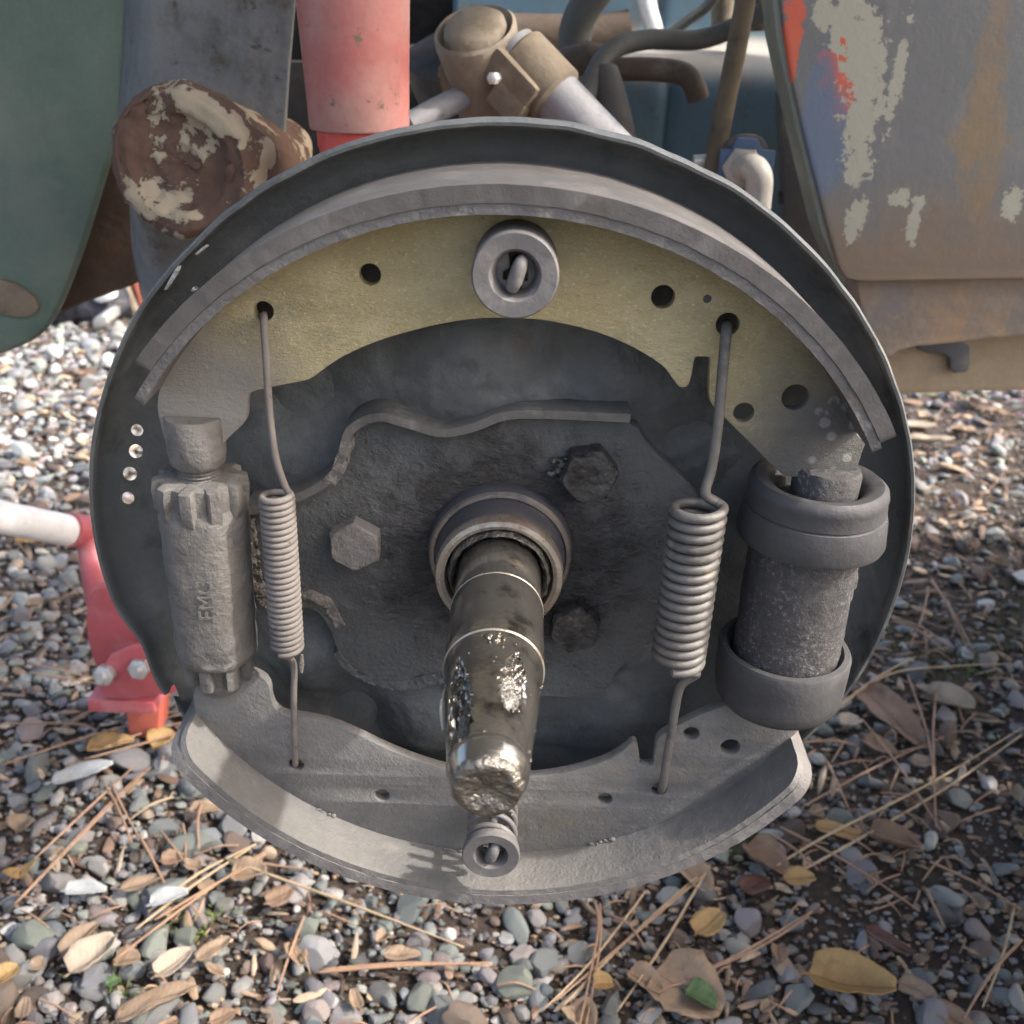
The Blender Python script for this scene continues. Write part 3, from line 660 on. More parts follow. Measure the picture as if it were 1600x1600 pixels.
# ================================================================== UNDER-BODY THINGS
sh_c = U(549, 160, 0.20)
shock = thing('shock_absorber', 'thick faded red shock absorber tube standing behind the brake plate', 'shock absorber', sh_c)
top, bot = U(544, -140, 0.20), U(562, 200, 0.20); ax = (bot - top); L = ax.length
r_t = (U(636, 60, 0.20) - U(462, 60, 0.20)).length / 2; r_b = (U(640, 195, 0.20) - U(485, 195, 0.20)).length / 2
obj('outer_tube', lathe([(0, -0.01), (r_t * 1.04, 0), (r_t, L * 0.4), (r_b * 1.02, L * 0.8), (r_b, L * 0.99), (r_b * 0.975, L), (r_b * 0.9, L + 0.0005), (r_b * 0.88, L - 0.02), (0, L - 0.02)], top, ax, 48), 'red_paint', shock)
obj('inner_tube', lathe([(0, 0), (r_b * 0.86, 0), (r_b * 0.86, 0.02), (r_b * 0.83, 0.022), (r_b * 0.83, 0.12), (0, 0.12)], bot - ax.normalized() * 0.012, ax, 40), 'red_bright', shock)

st_c = U(760, 100, 0.36)
steer = thing('steering_gear', 'dust coated steering gear with round capped housing and pale clamped column tube', 'steering gear', st_c)
hc, hd = U(742, 48, 0.335), Vector((-0.20, -0.50, 0.84)).normalized()
rr = (U(822, 45, 0.335) - U(690, 45, 0.335)).length / 2
obj('gear_housing', rough_up(lathe([(0, -0.075), (rr * 0.72, -0.075), (rr * 0.86, -0.060), (rr * 0.93, -0.03), (rr, -0.006), (rr * 1.0, 0.0), (rr * 0.93, 0.002), (rr * 0.86, -0.002), (rr * 0.78, -0.003), (rr * 0.74, 0.003), (rr * 0.6, 0.006), (0, 0.007)], hc, hd, 48), 0.0010, 40), 'tan_pale', steer)
obj('dark_cover', rough_up(lathe([(0, -0.05), (rr * 1.10, -0.045), (rr * 1.18, -0.028), (rr * 1.10, -0.012), (0, -0.010)], hc + Vector((-0.020, 0.030, -0.004)), hd, 32), 0.002, 30), 'hose_dark', steer)
a, b = U(802, 78, 0.335), U(965, 250, 0.30); tr = 0.0150
obj('column_tube', lathe([(0, 0), (tr, 0), (tr, (b - a).length), (0, (b - a).length)], a, b - a, 28), 'pale_tube', steer)
cd = (b - a).normalized()
obj('clamp', join(rough_up(lathe([(tr, 0), (tr * 1.17, 0.002), (tr * 1.2, 0.034), (tr, 0.036)], a + cd * 0.004, cd, 24), 0.0012, 60), rough_up(box(*(a + cd * 0.022 + Vector((-0.014, -0.010, -0.002))), 0.014, 0.018, 0.036, cd.to_track_quat('Z', 'Y').to_matrix(), 0.004), 0.001, 60), rough_up(box(*(a + cd * 0.030 + Vector((-0.022, -0.008, -0.010))), 0.012, 0.016, 0.024, cd.to_track_quat('Z', 'Y').to_matrix(), 0.004), 0.001, 60)), 'tan_dust', steer)
obj('clamp_bolt', lathe([(0, 0), (0.0035, 0), (0.0035, 0.006), (0.002, 0.007), (0, 0.007)], U(777, 122, 0.315), (-0.5, -0.8, 0), 6), 'chrome_and_glint', steer)
obj('bracket', rough_up(tube(smooth_path([U(712, 105, 0.36), U(722, 140, 0.35), U(750, 145, 0.345), U(790, 128, 0.35), U(800, 160, 0.35), U(830, 185, 0.35)], 5), [0.012] * 25 + [0.010], 12), 0.003, 45), 'rust_tan', steer)

def cable(name, pts, r, mat, label, cat='hose', n=12, sub=8):
    path = smooth_path(pts, sub); o = obj(name, tube(path, r, n), mat)
    return tag(o, label, cat)
def px3(lst): return [U(a, b, y) for a, b, y in lst]
cable('axle_tube', px3([(640, 95, 0.42), (680, 130, 0.40), (718, 175, 0.38), (760, 230, 0.36)]), 0.0115, 'pale_tube', 'pale grey bent tube running down beside the red shock absorber', 'tube')
cable('brace_tube', px3([(640, 195, 0.32), (690, 168, 0.33), (730, 150, 0.34)]), 0.0075, 'pale_tube', 'short pale brace tube just above the brake plate rim', 'tube')
cable('cross_pipe', px3([(640, 100, 0.55), (730, 98, 0.55)]), 0.005, 'brown_pipe', 'thin dark pipe between the red shock absorber and steering housing', 'pipe')
cable('exhaust_pipe', px3([(800, 55, 0.60), (860, 56, 0.60), (930, 57, 0.60), (985, 48, 0.60)]), 0.0165, 'brown_pipe', 'brown rusty horizontal pipe behind the steering column', 'pipe', 16)
cable('linkage_arm', px3([(850, 108, 0.50), (885, 98, 0.50), (915, 93, 0.49), (945, 100, 0.49)]), [0.010] * 8 + [0.011] * 8 + [0.013] * 9, 'brown_pipe', 'brown linkage arm with rounded end under the rusty pipe', 'linkage')
cable('heater_hose', px3([(898, 80, 0.52), (900, 45, 0.52), (915, 10, 0.52), (945, -30, 0.52)]), 0.0125, 'hose', 'grey rubber hose curving up out of frame by the dark opening', 'hose', 16)
cable('vent_hose', px3([(912, 175, 0.40), (925, 125, 0.42), (955, 80, 0.44), (1010, 62, 0.46), (1090, 62, 0.47), (1150, 42, 0.47), (1190, 20, 0.47)]), 0.0068, 'hose', 'long thin grey hose arching across the blue inner panel', 'hose')
cable('upper_cable', px3([(1048, 52, 0.56), (1075, 32, 0.56), (1105, 10, 0.56), (1135, -30, 0.56)]), 0.0042, 'hose', 'thin grey cable rising to the right above the arching hose', 'cable')
cable('bent_pipe', px3([(938, 112, 0.44), (985, 108, 0.44), (1040, 110, 0.44), (1072, 118, 0.435), (1086, 138, 0.43), (1091, 155, 0.43)]), 0.0078, 'brown_pipe', 'brown pipe with down-turned open end before the blue panel', 'pipe')
lo = cable('drop_hose', px3([(940, 118, 0.43), (950, 150, 0.42), (962, 200, 0.41), (968, 250, 0.40)]), 0.0125, 'hose_dark', 'dark hose dropping behind the plate rim from the bent pipe', 'hose', 16)
cable('tie_rod', px3([(1172, -40, 0.40), (1150, 80, 0.40), (1130, 180, 0.40), (1110, 290, 0.40)]), 0.0068, 'rod', 'long straight tan rod slanting down in front of the blue panel', 'rod', 12, 3)
cable('vertical_pipe', px3([(1131, -40, 0.58), (1128, 42, 0.58)]), 0.0088, 'rod', 'short tan vertical pipe at the top behind the slanting rod', 'pipe')
cable('dark_post', px3([(1186, -50, 0.54), (1180, 48, 0.54)]), 0.0140, 'brown_pipe', 'dark brown post standing on the blue ledge at the top', 'post', 14)
cable('glint_strip', px3([(1003, -40, 0.60), (1012, 10, 0.595), (1024, 52, 0.59)]), 0.0075, 'chrome_and_glint', 'white strip painted as a glint of light at the dark opening', 'glint', 10)  # white tube drawn as the strip of light in the opening
cable('small_stud', px3([(1084, 252, 0.41), (1115, 250, 0.41)]), 0.0042, 'chrome_and_glint', 'small bright stud beside the foot of the slanting rod', 'stud')
cable('drain_pin', px3([(1216, 309, 0.43), (1240, 306, 0.43), (1275, 296, 0.44)]), 0.0048, 'hose_dark', 'short dark pin poking out left of the chipped grey panel', 'pin')
cable('rusty_loop', px3([(1245, 330, 0.45), (1246, 270, 0.45), (1252, 235, 0.45), (1266, 225, 0.45)]), 0.0055, 'brown_pipe', 'rusty vertical rod hidden beside the chipped grey panel', 'rod')
bk = thing('blue_bracket', 'small blue stepped bracket carrying an off white elbow fitting', 'bracket', U(1165, 280, 0.38))
obj('plate', slab(U2([(1128, 236), (1146, 235), (1153, 217), (1183, 219), (1189, 236), (1210, 238), (1196, 345), (1120, 330)], 0.38), 0.38, 0.384, bevel=0.0008, it=0), 'blue_bracket', bk)
obj('backing_clip', slab(U2([(1134, 224), (1160, 211), (1188, 214), (1200, 232), (1190, 250), (1136, 246)], 0.386), 0.386, 0.392, bevel=0.0008, it=1), 'dark_clip', bk)
el = obj('elbow', tube(smooth_path(px3([(1160, 262, 0.378), (1166, 262, 0.368), (1178, 264, 0.358), (1186, 278, 0.355), (1185, 305, 0.355), (1180, 350, 0.355)]), 6), 0.0088, 18), 'white_fit', bk)
obj('fitting_nut', lathe([(0.006, 0.0), (0.0135, 0.0), (0.0135, -0.007), (0.011, -0.009), (0.006, -0.009)], U(1161, 262, 0.379), (0.25, 1, 0), 6), 'white_fit', bk)

# far junk at the left behind the fender
def far_pt(px, py): return G(px, py)
p = far_pt(190, 512); Yj = p.y
def J(name, pts, Y0, Y1, mat, label, cat, it=0):
    me = slab(U2(pts, Y0), Y0, Y1, bevel=0.003, it=it); return tag(obj(name, me, mat), label, cat)
MT['junk_dark'] = grimy('dark blue tarp', (0.012, 0.013, 0.02), [((0.04, 0.04, 0.055), 10, 0.5, 0.65)], 0.5, 0, (40, 0.6, 0.01))
MT['junk_red'] = grimy('red board', (0.50, 0.07, 0.055), [], 0.5, 0, None)
MT['junk_white'] = grimy('white tin', (0.75, 0.76, 0.76), [], 0.4, 0, None)
MT['junk_yellow'] = grimy('straw wood', (0.42, 0.34, 0.16), [((0.25, 0.2, 0.11), 8, 0.5, 0.7)], 0.8, 0, None)
MT['junk_rust'] = grimy('rust red post', (0.22, 0.06, 0.035), [], 0.7, 0, None)
bm = bmesh.new()
for (qx, qy, s) in ((85, 505, 1.0), (108, 500, 1.2), (125, 508, 0.9), (145, 497, 1.1), (160, 503, 0.8)):
    q = far_pt(qx, qy + 8); mtx = Matrix.Translation((q.x, Yj + 0.05, GROUND + 0.028 * s)) @ Matrix.Diagonal((0.06 * s, 0.06, 0.048 * s, 1))
    bmesh.ops.create_icosphere(bm, subdivisions=3, radius=1, matrix=mtx)
me = bpy.data.meshes.new('tarp'); bm.to_mesh(me); bm.free(); rough_up(me, 0.016, 14)
tag(obj('tarp_bundle', me, 'junk_dark', None, 60), 'crumpled dark blue tarp bundle on the ground far left', 'tarp')
J('red_board', [(92, 488), (98, 474), (146, 458), (152, 480), (120, 490)], Yj + 0.02, Yj + 0.06, 'junk_red', 'red board leaning on the dark tarp bundle far left', 'board')
J('white_tin', [(146, 456), (170, 455), (175, 468), (150, 472)], Yj + 0.0, Yj + 0.07, 'junk_white', 'white tin beside the red board far left', 'tin', 1)
J('white_cup', [(86, 480), (96, 475), (98, 482), (88, 486)], Yj - 0.02, Yj + 0.03, 'junk_white', 'small white cup left of the red board', 'cup', 1)
J('grey_bucket', [(146, 500), (162, 494), (165, 508), (148, 512)], Yj - 0.06, Yj + 0.02, 'nut', 'pale grey bucket on the gravel before the dark tarp', 'bucket', 1)
J('straw_panel', [(156, 446), (206, 418), (204, 470), (176, 500), (166, 470)], Yj + 0.25, Yj + 0.28, 'junk_yellow', 'straw coloured wooden panel behind the white tin', 'panel')
for k, (x0, y0, x1, y1) in enumerate(((178, 455, 176, 508), (192, 440, 214, 490), (188, 480, 196, 505))):
    o = obj('wooden_stake', tube([U(x0, y0, Yj + 0.1), U(x1, y1, Yj + 0.02)], 0.008, 8), 'tan_dust')
    tag(o, ['upright pale wooden stake beside the white tin', 'leaning wooden stake before the rust red post', 'short wooden stake between the upright and leaning stakes'][k], 'stake', 'stakes by the junk pile')
tag(obj('rusty_post', tube([U(207, 412, Yj + 0.15), U(228, 485, Yj + 0.1)], 0.016, 8), 'junk_rust'), 'rust red leaning post beside the grey chassis leg', 'post')

# ================================================================== RED JACK (left, on the ground)
jb = G(219, 1150); JY = jb.y
jack = thing('trolley_jack', 'red trolley jack with white pipe handle standing under the axle', 'jack', (jb.x, JY, GROUND))
obj('leg', slab(U2([(196, 1080), (247, 1078), (243, 1150), (205, 1152)], JY - 0.01), JY - 0.01, JY + 0.02, bevel=0.002, it=0), 'jack_orange', jack)
obj('cross_flange', join(slab(U2([(160, 1062), (182, 1012), (300, 1000), (300, 1072), (170, 1088)], JY - 0.03), JY - 0.035, JY - 0.028, bevel=0.002, it=1), box(*U(212, 1066, JY), 0.055, 0.07, 0.012, bev=0.003)), 'jack_red', jack)
obj('side_plate', slab(U2([(140, 925), (170, 918), (215, 930), (300, 985), (300, 1060), (180, 1062), (152, 1045), (136, 985)], JY + 0.0), JY + 0.0, JY + 0.01, bevel=0.002, it=2), 'jack_red', jack)
obj('lift_arm', tube([U(140, 845, JY + 0.06), U(160, 935, JY + 0.03), U(190, 985, JY + 0.02)], [0.011, 0.014, 0.016], 14), 'jack_red', jack)
obj('handle_socket', lathe([(0, 0), (0.0145, 0), (0.0145, 0.05), (0.016, 0.055), (0, 0.056)], U(108, 828, JY + 0.05), U(190, 838, JY + 0.10) - U(108, 828, JY + 0.05), 24), 'jack_red', jack)
obj('pipe_handle', lathe([(0, 0), (0.0135, 0), (0.0135, 0.5), (0, 0.5)], U(122, 832, JY + 0.058), U(0, 808, JY + 0.01) - U(122, 832, JY + 0.058), 24), 'white_pipe', jack)
for (a, b) in ((222, 1042), (168, 1052)):
    obj('nut', lathe([(0, 0), (0.0085, 0), (0.0085, -0.008), (0.004, -0.009), (0.004, -0.014), (0, -0.014)], U(a, b, JY - 0.035), (0.1, 1, -0.3), 6), 'nut', jack)

# ================================================================== AXLE BEHIND THE PLATE
axle = thing('axle_housing', 'dark axle housing tube behind the brake backing plate', 'axle', (0, 0.1, 0))
obj('housing_tube', lathe([(0, 0.016), (0.05, 0.016), (0.05, 0.03), (0.038, 0.05), (0.036, 0.34), (0, 0.34)], (0, 0, 0), (0, 1, 0), 40), 'brown_in', axle)

# ================================================================== BACKING PLATE
bp = thing('backing_plate', 'round dark steel brake backing plate with rolled rim and dented lower left edge', 'backing plate', (0, 0, -0.15))
rim_px = [(757, 183), (875, 189), (1000, 221), (1107, 272), (1174, 306), (1250, 372), (1310, 442), (1360, 515), (1397, 590), (1425, 714), (1426, 789), (1409, 892), (1389, 949), (1352, 1036), (1319, 1086), (1240, 1160),
          (262, 1085), (240, 1044), (231, 1015), (215, 987), (190, 955), (172, 920), (154, 867), (142, 807), (139.5, 747), (146, 672), (165, 609), (180, 560), (208, 492), (280, 408), (360, 324), (480, 248), (640, 197)]
ra = sorted([(math.atan2(U(a, b, 0).z, U(a, b, 0).x), math.hypot(U(a, b, 0).x, U(a, b, 0).z)) for a, b in rim_px])
rA = np.array([q[0] for q in ra]); rR = np.array([q[1] for q in ra])
low = [(-2.3, 0.1475), (-2.2, 0.147), (-1.9, 0.146), (-1.57, 0.146), (-1.2, 0.147), (-0.95, 0.149)]
rA2 = np.concatenate([rA, [q[0] for q in low]]); rR2 = np.concatenate([rR, [q[1] for q in low]]); o_ = np.argsort(rA2); rA2, rR2 = rA2[o_], rR2[o_]
rA2 = np.concatenate([rA2 - 2 * math.pi, rA2, rA2 + 2 * math.pi]); rR2 = np.tile(rR2, 3)
rR2 = np.where(np.abs(rR2 - 0.152) < 0.0028, 0.152 + 0.3 * (rR2 - 0.152), rR2)
def rimR(a): return float(np.mean([np.interp(a + d_, rA2, rR2) for d_ in (-0.04, -0.02, 0, 0.02, 0.04)]))
def gau(x, z, c, s, h): return h * math.exp(-((x - c[0]) ** 2 + (z - c[1]) ** 2) / (2 * s * s))
def pz(px, py, Y=0.012): q = U(px, py, Y); return (q.x, q.z)
lumps = [(pz(735, 560), 0.017, -0.0060), (pz(470, 620), 0.010, 0.0040), (pz(490, 1035), 0.011, -0.0045), (pz(520, 960), 0.011, 0.004), (pz(660, 1140), 0.014, -0.0045), (pz(560, 1120), 0.010, 0.0035), (pz(960, 580), 0.015, -0.002),
         (pz(1085, 720), 0.010, 0.005), (pz(960, 1150), 0.018, -0.002), (pz(880, 560), 0.007, 0.0025), (pz(430, 720), 0.016, -0.003), (pz(1000, 690), 0.006, 0.001)]
def plate_y(r, a):
    prof_r = [0.0, 0.055, 0.070, 0.095, 0.118, 0.130, 0.138, 0.1435, 0.147, 0.1495, 0.152]
    prof_y = [0.008, 0.008, 0.011, 0.014, 0.0150, 0.0145, 0.0130, 0.0105, 0.007, 0.003, -0.002]
    yv = float(np.interp(r, prof_r, prof_y)); x, z = r * math.cos(a), r * math.sin(a)
    for c, s, h in lumps: yv += gau(x, z, c, s, h * 1.75)
    if r < 0.135: yv += 0.0009 * mnoise.fractal(Vector((x * 90, z * 90, 0)), 0.8, 2, 4)
    return yv
def backing():
    v, f = [], []; na = 288
    rads = [0.020 + (0.150 - 0.020) * i / 74 for i in range(75)]
    for r in rads:
        for k in range(na):
            a = 2 * math.pi * k / na - math.pi; sc = 1 + (rimR(a) / 0.152 - 1) * min(1, max(0, (r - 0.10) / 0.045)); q = r * sc
            v.append((q * math.cos(a), plate_y(r, a), q * math.sin(a)))
    lip = [(0.1508, -0.0015), (0.1516, -0.0030), (0.1526, -0.0032), (0.1534, -0.0018), (0.1536, 0.0010), (0.1534, 0.006), (0.1522, 0.0085), (0.1495, 0.0115), (0.1455, 0.0125), (0.138, 0.0150), (0.118, 0.0172), (0.07, 0.0150), (0.02, 0.013)]
    for (r, yy) in lip:
        for k in range(na):
            a = 2 * math.pi * k / na - math.pi; sc = rimR(a) / 0.1534 if r > 0.12 else 1
            w = 0.0004 * mnoise.noise(Vector((math.cos(a) * 14, math.sin(a) * 14, 0)))
            v.append(((r + w) * sc * math.cos(a), yy + 2 * w, (r + w) * sc * math.sin(a)))
    m = len(rads) + len(lip)
    for i in range(m - 1):
        for k in range(na):
            a, b = i * na + k, i * na + (k + 1) % na; f.append((a, b, b + na, a + na))
    for k in range(na):
        a, b = (m - 1) * na + k, (m - 1) * na + (k + 1) % na; f.append((a, b, (k + 1) % na, k))
    me = fixn(mesh('bp', v, f))
    cs = []
    for (a, b, r) in ((212, 705, 0.0026), (203, 740, 0.0026), (200, 778, 0.0024), (214, 672, 0.0022)):
        q = U(a, b, 0.012); cs.append(lathe([(0, -0.02), (r, -0.02), (r, 0.02), (0, 0.02)], q, (-0.25, 1, -0.45), 16))
    q = U(284, 1064, 0.012); cs.append(box(q.x, q.y, q.z, 0.0035, 0.04, 0.0085, Matrix.Rotation(R(-22), 3, 'Y'), 0.0))
    return cut(me, cs)
obj('plate', backing(), 'plate', bp, 50)
# torn bright metal on the rim, upper left
for (pts) in ([(278, 415), (284, 418), (262, 452), (257, 452)], [(322, 383), (325, 385), (308, 398), (306, 396)], [(302, 448), (309, 452), (300, 456)]):
    obj('torn_edge', slab(U2(pts, -0.0042), -0.0046, -0.003, bevel=0.0002, it=1), 'chip', bp)
# raised bearing retainer with bent flange
ret = obj('bearing_retainer', rough_up(slab(U2([(985, 657), (1010, 700), (1062, 748), (1100, 790), (1110, 900), (1060, 985), (1030, 1002), (985, 1024), (957, 1052), (943, 1087), (850, 1088), (760, 1080), (690, 1064), (622, 1077), (570, 1062), (535, 1032), (520, 985), (500, 955), (470, 945), (440, 955), (410, 945), (396, 870), (388, 805), (400, 792), (470, 772), (530, 738), (545, 692), (557, 665), (590, 648), (640, 666), (690, 678), (740, 668), (790, 656)], 0.002), 0.002, 0.009, bevel=0.0010, it=2), 0.0004, 150), 'flange', bp)
def ribbon(path_px, Yf, Yb, th, rough=0.0, n=5):
    P = smooth_path([(q.x, 0, q.z) for q in [U(a, b, Yf) for a, b in path_px]], 8); v, f = [], []
    for i, p in enumerate(P):
        t = (P[min(i + 1, len(P) - 1)] - P[max(i - 1, 0)]).normalized(); nrm = Vector((-t.z, 0, t.x))
        w = th if not isinstance(th, tuple) else th[0] + (th[1] - th[0]) * i / (len(P) - 1)
        for (s, d) in ((-1, 0.03), (-0.86, 0), (0.86, 0), (1, 0.03), (1, 1), (-1, 1)):
            q = p + nrm * (s * w / 2); v.append((q.x, Yf + (Yb - Yf) * d, q.z))
    for i in range(len(P) - 1):
        for k in range(6):
            a, b = i * 6 + k, i * 6 + (k + 1) % 6; f.append((a, b, b + 6, a + 6))
    f.append(tuple(range(6))); f.append(tuple((len(P) - 1) * 6 + k for k in range(5, -1, -1)))
    me = fixn(mesh('rib', v, f))
    if rough:
        bm = bmesh.new(); bm.from_mesh(me); bmesh.ops.subdivide_edges(bm, edges=bm.edges, cuts=2, use_grid_fill=True); bm.to_mesh(me); bm.free(); me.update(); rough_up(me, rough, 260)
    return me
obj('bent_flange', ribbon([(384, 800), (430, 790), (478, 772), (518, 745), (536, 705), (548, 672), (590, 652), (640, 664), (690, 677), (740, 668), (790, 650), (850, 648), (920, 651), (985, 654)], -0.004, 0.012, 0.0036, 0.0), 'ledge', ret, 28)
obj('caked_dirt', ribbon([(390, 812), (396, 860), (402, 910), (416, 940), (445, 950)], 0.0008, 0.009, (0.0028, 0.0046), 0.0016), 'dust_cake', ret)
obj('caked_dirt', ribbon([(450, 928), (480, 930), (510, 942), (522, 962), (532, 980)], 0.0012, 0.009, (0.0046, 0.0036), 0.0009), 'dust_cake', ret)
obj('caked_dirt', ribbon([(525, 1020), (548, 1048), (585, 1064), (622, 1072), (660, 1066), (692, 1058)], 0.0016, 0.009, (0.002, 0.0058), 0.0011), 'flange', ret)
obj('caked_dirt', ribbon([(514, 757), (528, 735), (538, 705), (540, 690)], -0.0042, 0.005, (0.0042, 0.0038), 0.0009), 'dust_cake', ret)

# bolts
def bolt(px, py, rad, h, mat, label, rot, oily=False):
    q = U(px, py, 0.002 - h); c0 = Vector((q.x, 0.002, q.z)); d, e1, e2 = Vector((0, -1, 0)), Vector((math.cos(rot), 0, math.sin(rot))), Vector((-math.sin(rot), 0, math.cos(rot)))
    prof = [(1.0, 0, 6), (1.0, h * 0.86, 6), (0.93, h, 6), (0.0, h * 0.98, 6)]
    v, f = [], []; n = 48
    for (s, t, _) in prof:
        for k in range(n):
            a = 2 * math.pi * k / n; hexr = math.cos(math.pi / 6) / math.cos((a % (math.pi / 3)) - math.pi / 6)
            rr = rad * s * (hexr if s > 0.95 else min(hexr, 0.93) if s > 0 else 0.0)
            v.append(c0 + d * t + e1 * rr * math.cos(a) + e2 * rr * math.sin(a))
    for i in range(len(prof) - 1):
        for k in range(n):
            a, b = i * n + k, i * n + (k + 1) % n; f.append((a, b, b + n, a + n))
    me = fixn(mesh('bolt', v, f)); 
    o = obj('bolt', rough_up(me, 0.0002, 300), mat, ret, 28); o['label'] = label
    return o
bolt(553, 857, 0.0103, 0.0070, 'bolt_dusty', 'dust covered hex bolt left of the shaft', R(30))
bolt(921, 748, 0.0107, 0.0090, 'bolt_oily', 'oily hex bolt upper right of the shaft', R(10), True)
bolt(898, 988, 0.0104, 0.0090, 'bolt_oily', 'oily hex bolt lower right of the shaft', R(22), True)
# lumps of grease by the upper bolt and a film round the hub
bm = bmesh.new()
for i in range(16):
    q = U(random.uniform(862, 900), random.uniform(715, 750), 0.000)
    bmesh.ops.create_icosphere(bm, subdivisions=2, radius=1, matrix=Matrix.Translation(q) @ Matrix.Diagonal((random.uniform(.0008, .0022), .0011, random.uniform(.0005, .0013), 1)))
me = bpy.data.meshes.new('grease'); bm.to_mesh(me); bm.free(); go = obj('grease_lumps', rough_up(me, 0.0010, 420), 'grease', ret, 180); go['kind'] = 'stuff'

# ================================================================== AXLE SHAFT
shaft = thing('axle_shaft', 'greasy bare steel axle shaft with keyway pointing out of the hub', 'axle shaft', (0, -0.02, 0))
obj('seal_collar', lathe([(0.021, 0.004), (0.0270, 0.004), (0.0272, -0.001), (0.0262, -0.0032), (0.0250, -0.0045), (0.0243, -0.0046), (0.0239, -0.0070), (0.0232, -0.0130), (0.0225, -0.0150), (0.019, -0.0150)], n=72), 'seal', shaft)
obj('collar_ring', lathe([(0.0243, -0.0036), (0.0262, -0.0036), (0.0265, -0.0046), (0.0258, -0.0056), (0.0246, -0.0058), (0.0240, -0.005)], n=72, wob=0.01), 'ring', shaft)
obj('seal_lip', lathe([(0.0226, -0.0145), (0.0232, -0.0160), (0.0232, -0.0188), (0.0226, -0.0206), (0.0210, -0.0212), (0.0196, -0.0205), (0.0190, -0.0170), (0.0186, -0.012)], n=72, wob=0.008), 'bright_ring', shaft)
obj('grease_ring', rough_up(lathe([(0.0195, -0.012), (0.0188, -0.0165), (0.0182, -0.0200), (0.0172, -0.0215), (0.0162, -0.0200), (0.0155, -0.017), (0.0150, -0.014)], n=96), 0.0009, 260), 'grease', shaft)
def taper_r(t): return 0.0154 + (0.0112 - 0.0154) * max(0, (t - 0.078) / (0.122 - 0.078))
prof = [(0, 0.01), (0.0150, 0.0), (0.0150, -0.0430), (0.0156, -0.0436), (0.0156, -0.0755), (0.0153, -0.0762), (0.0153, -0.0768), (0.0156, -0.0774)]
prof += [(taper_r(t), -t) for t in np.linspace(0.0782, 0.124, 12)]
prof += [(0.0108, -0.1262), (0.0092, -0.1300), (0.0088, -0.1306), (0.0060, -0.1304), (0.0038, -0.1302), (0.0028, -0.1296), (0.0006, -0.1290), (0, -0.129)]
me = lathe(prof, n=96)
def ridged(me):
    bm = bmesh.new(); bm.from_mesh(me); bmesh.ops.subdivide_edges(bm, edges=bm.edges, cuts=40, use_grid_fill=True); bm.to_mesh(me); bm.free(); me.update()
    for v in me.vertices: v.co += v.normal * (0.0004 * math.sin(v.co.y * 3400 + v.co.x * 900) + 0.0005 * mnoise.noise(v.co * 350))
    return me
# keyway on the left, gouge on the right (cut into the taper)
def gash(a_, rc, yc, sx, sy, sz, seed):
    dd = Vector((math.cos(a_), 0, math.sin(a_))); bm = bmesh.new()
    bmesh.ops.create_icosphere(bm, subdivisions=5, radius=1)
    for v in bm.verts:
        v.co.x, v.co.z = v.co.x * (1 - 0.35 * v.co.y), v.co.z * (1 - 0.35 * v.co.y)     # pointed towards the hub
        v.co *= 1 + 0.16 * math.sin(v.co.y * 26 + v.co.z * 9) * (1 - abs(v.co.y)) + 0.12 * mnoise.noise(v.co * 5 + Vector((seed, 0, 0)))
    bmesh.ops.transform(bm, matrix=Matrix.Translation((dd.x * rc, yc, dd.z * rc)) @ Matrix.Rotation(-a_, 4, 'Y') @ Matrix.Diagonal((sx, sy, sz, 1)), verts=bm.verts)
    me_ = bpy.data.meshes.new('g'); bm.to_mesh(me_); bm.free(); return me_
ka, ga = R(136), R(62)
bar = cut(me, [gash(ka, 0.0152, -0.1075, 0.0066, 0.0210, 0.0056, 1), gash(ga, 0.0150, -0.0995, 0.0046, 0.0140, 0.0050, 4)])
obj('shaft_bar', bar, 'shaft', shaft, 32)
obj('keyway_scoring', gash(ka, 0.0080, -0.1080, 0.0020, 0.0180, 0.0038, 7), 'grease', shaft, 60)
obj('scored_patch', gash(ga, 0.0098, -0.0995, 0.0020, 0.0115, 0.0036, 9), 'bright', shaft, 60)
for yy_ in (-0.0438, -0.0777): obj('step_highlight', lathe([(0.0153, yy_ + 0.0006), (0.01572, yy_ + 0.0003), (0.01580, yy_), (0.01572, yy_ - 0.0003), (0.0153, yy_ - 0.0006)], n=96), 'bright_ring', shaft)  # thin pale rings added to draw the highlights at the shaft steps
obj('burr', tube(smooth_path([U(706, 1058, -0.086), U(694, 1082, -0.094), U(689, 1108, -0.101), U(693, 1142, -0.108)], 5), 0.0005, 8), 'chip', shaft)
ef = lathe([(0.0098, -0.1285), (0.0096, -0.1300), (0.0088, -0.1310), (0.0074, -0.1312), (0.0058, -0.1308), (0.0040, -0.1306), (0.0022, -0.1302), (0, -0.1300)], n=72)
bm = bmesh.new(); bm.from_mesh(ef); bmesh.ops.subdivide_edges(bm, edges=bm.edges, cuts=1, use_grid_fill=True); bm.to_mesh(ef); bm.free(); ef.update()
obj('greased_end', rough_up(ef, 0.0004, 300), 'wet', shaft, 180)
obj('end_ring', lathe([(0.0094, -0.1290), (0.0104, -0.1272), (0.0112, -0.1245), (0.01145, -0.1225), (0.0112, -0.121)], n=72, wob=0.012), 'shaft', shaft)
bm = bmesh.new()
for i in range(46):
    t = random.uniform(0.079, 0.131); a = random.gauss(0.9, 0.8); r = (taper_r(t) if t < 0.124 else random.uniform(0.003, 0.0105)); yy = -t if t < 0.124 else -0.1305
    s = random.uniform(0.00018, 0.00050)
    bmesh.ops.create_icosphere(bm, subdivisions=2, radius=1, matrix=Matrix.Translation((r * math.cos(a), yy, r * math.sin(a))) @ Matrix.Diagonal((s, s * random.uniform(.7, 1.6), s, 1)))
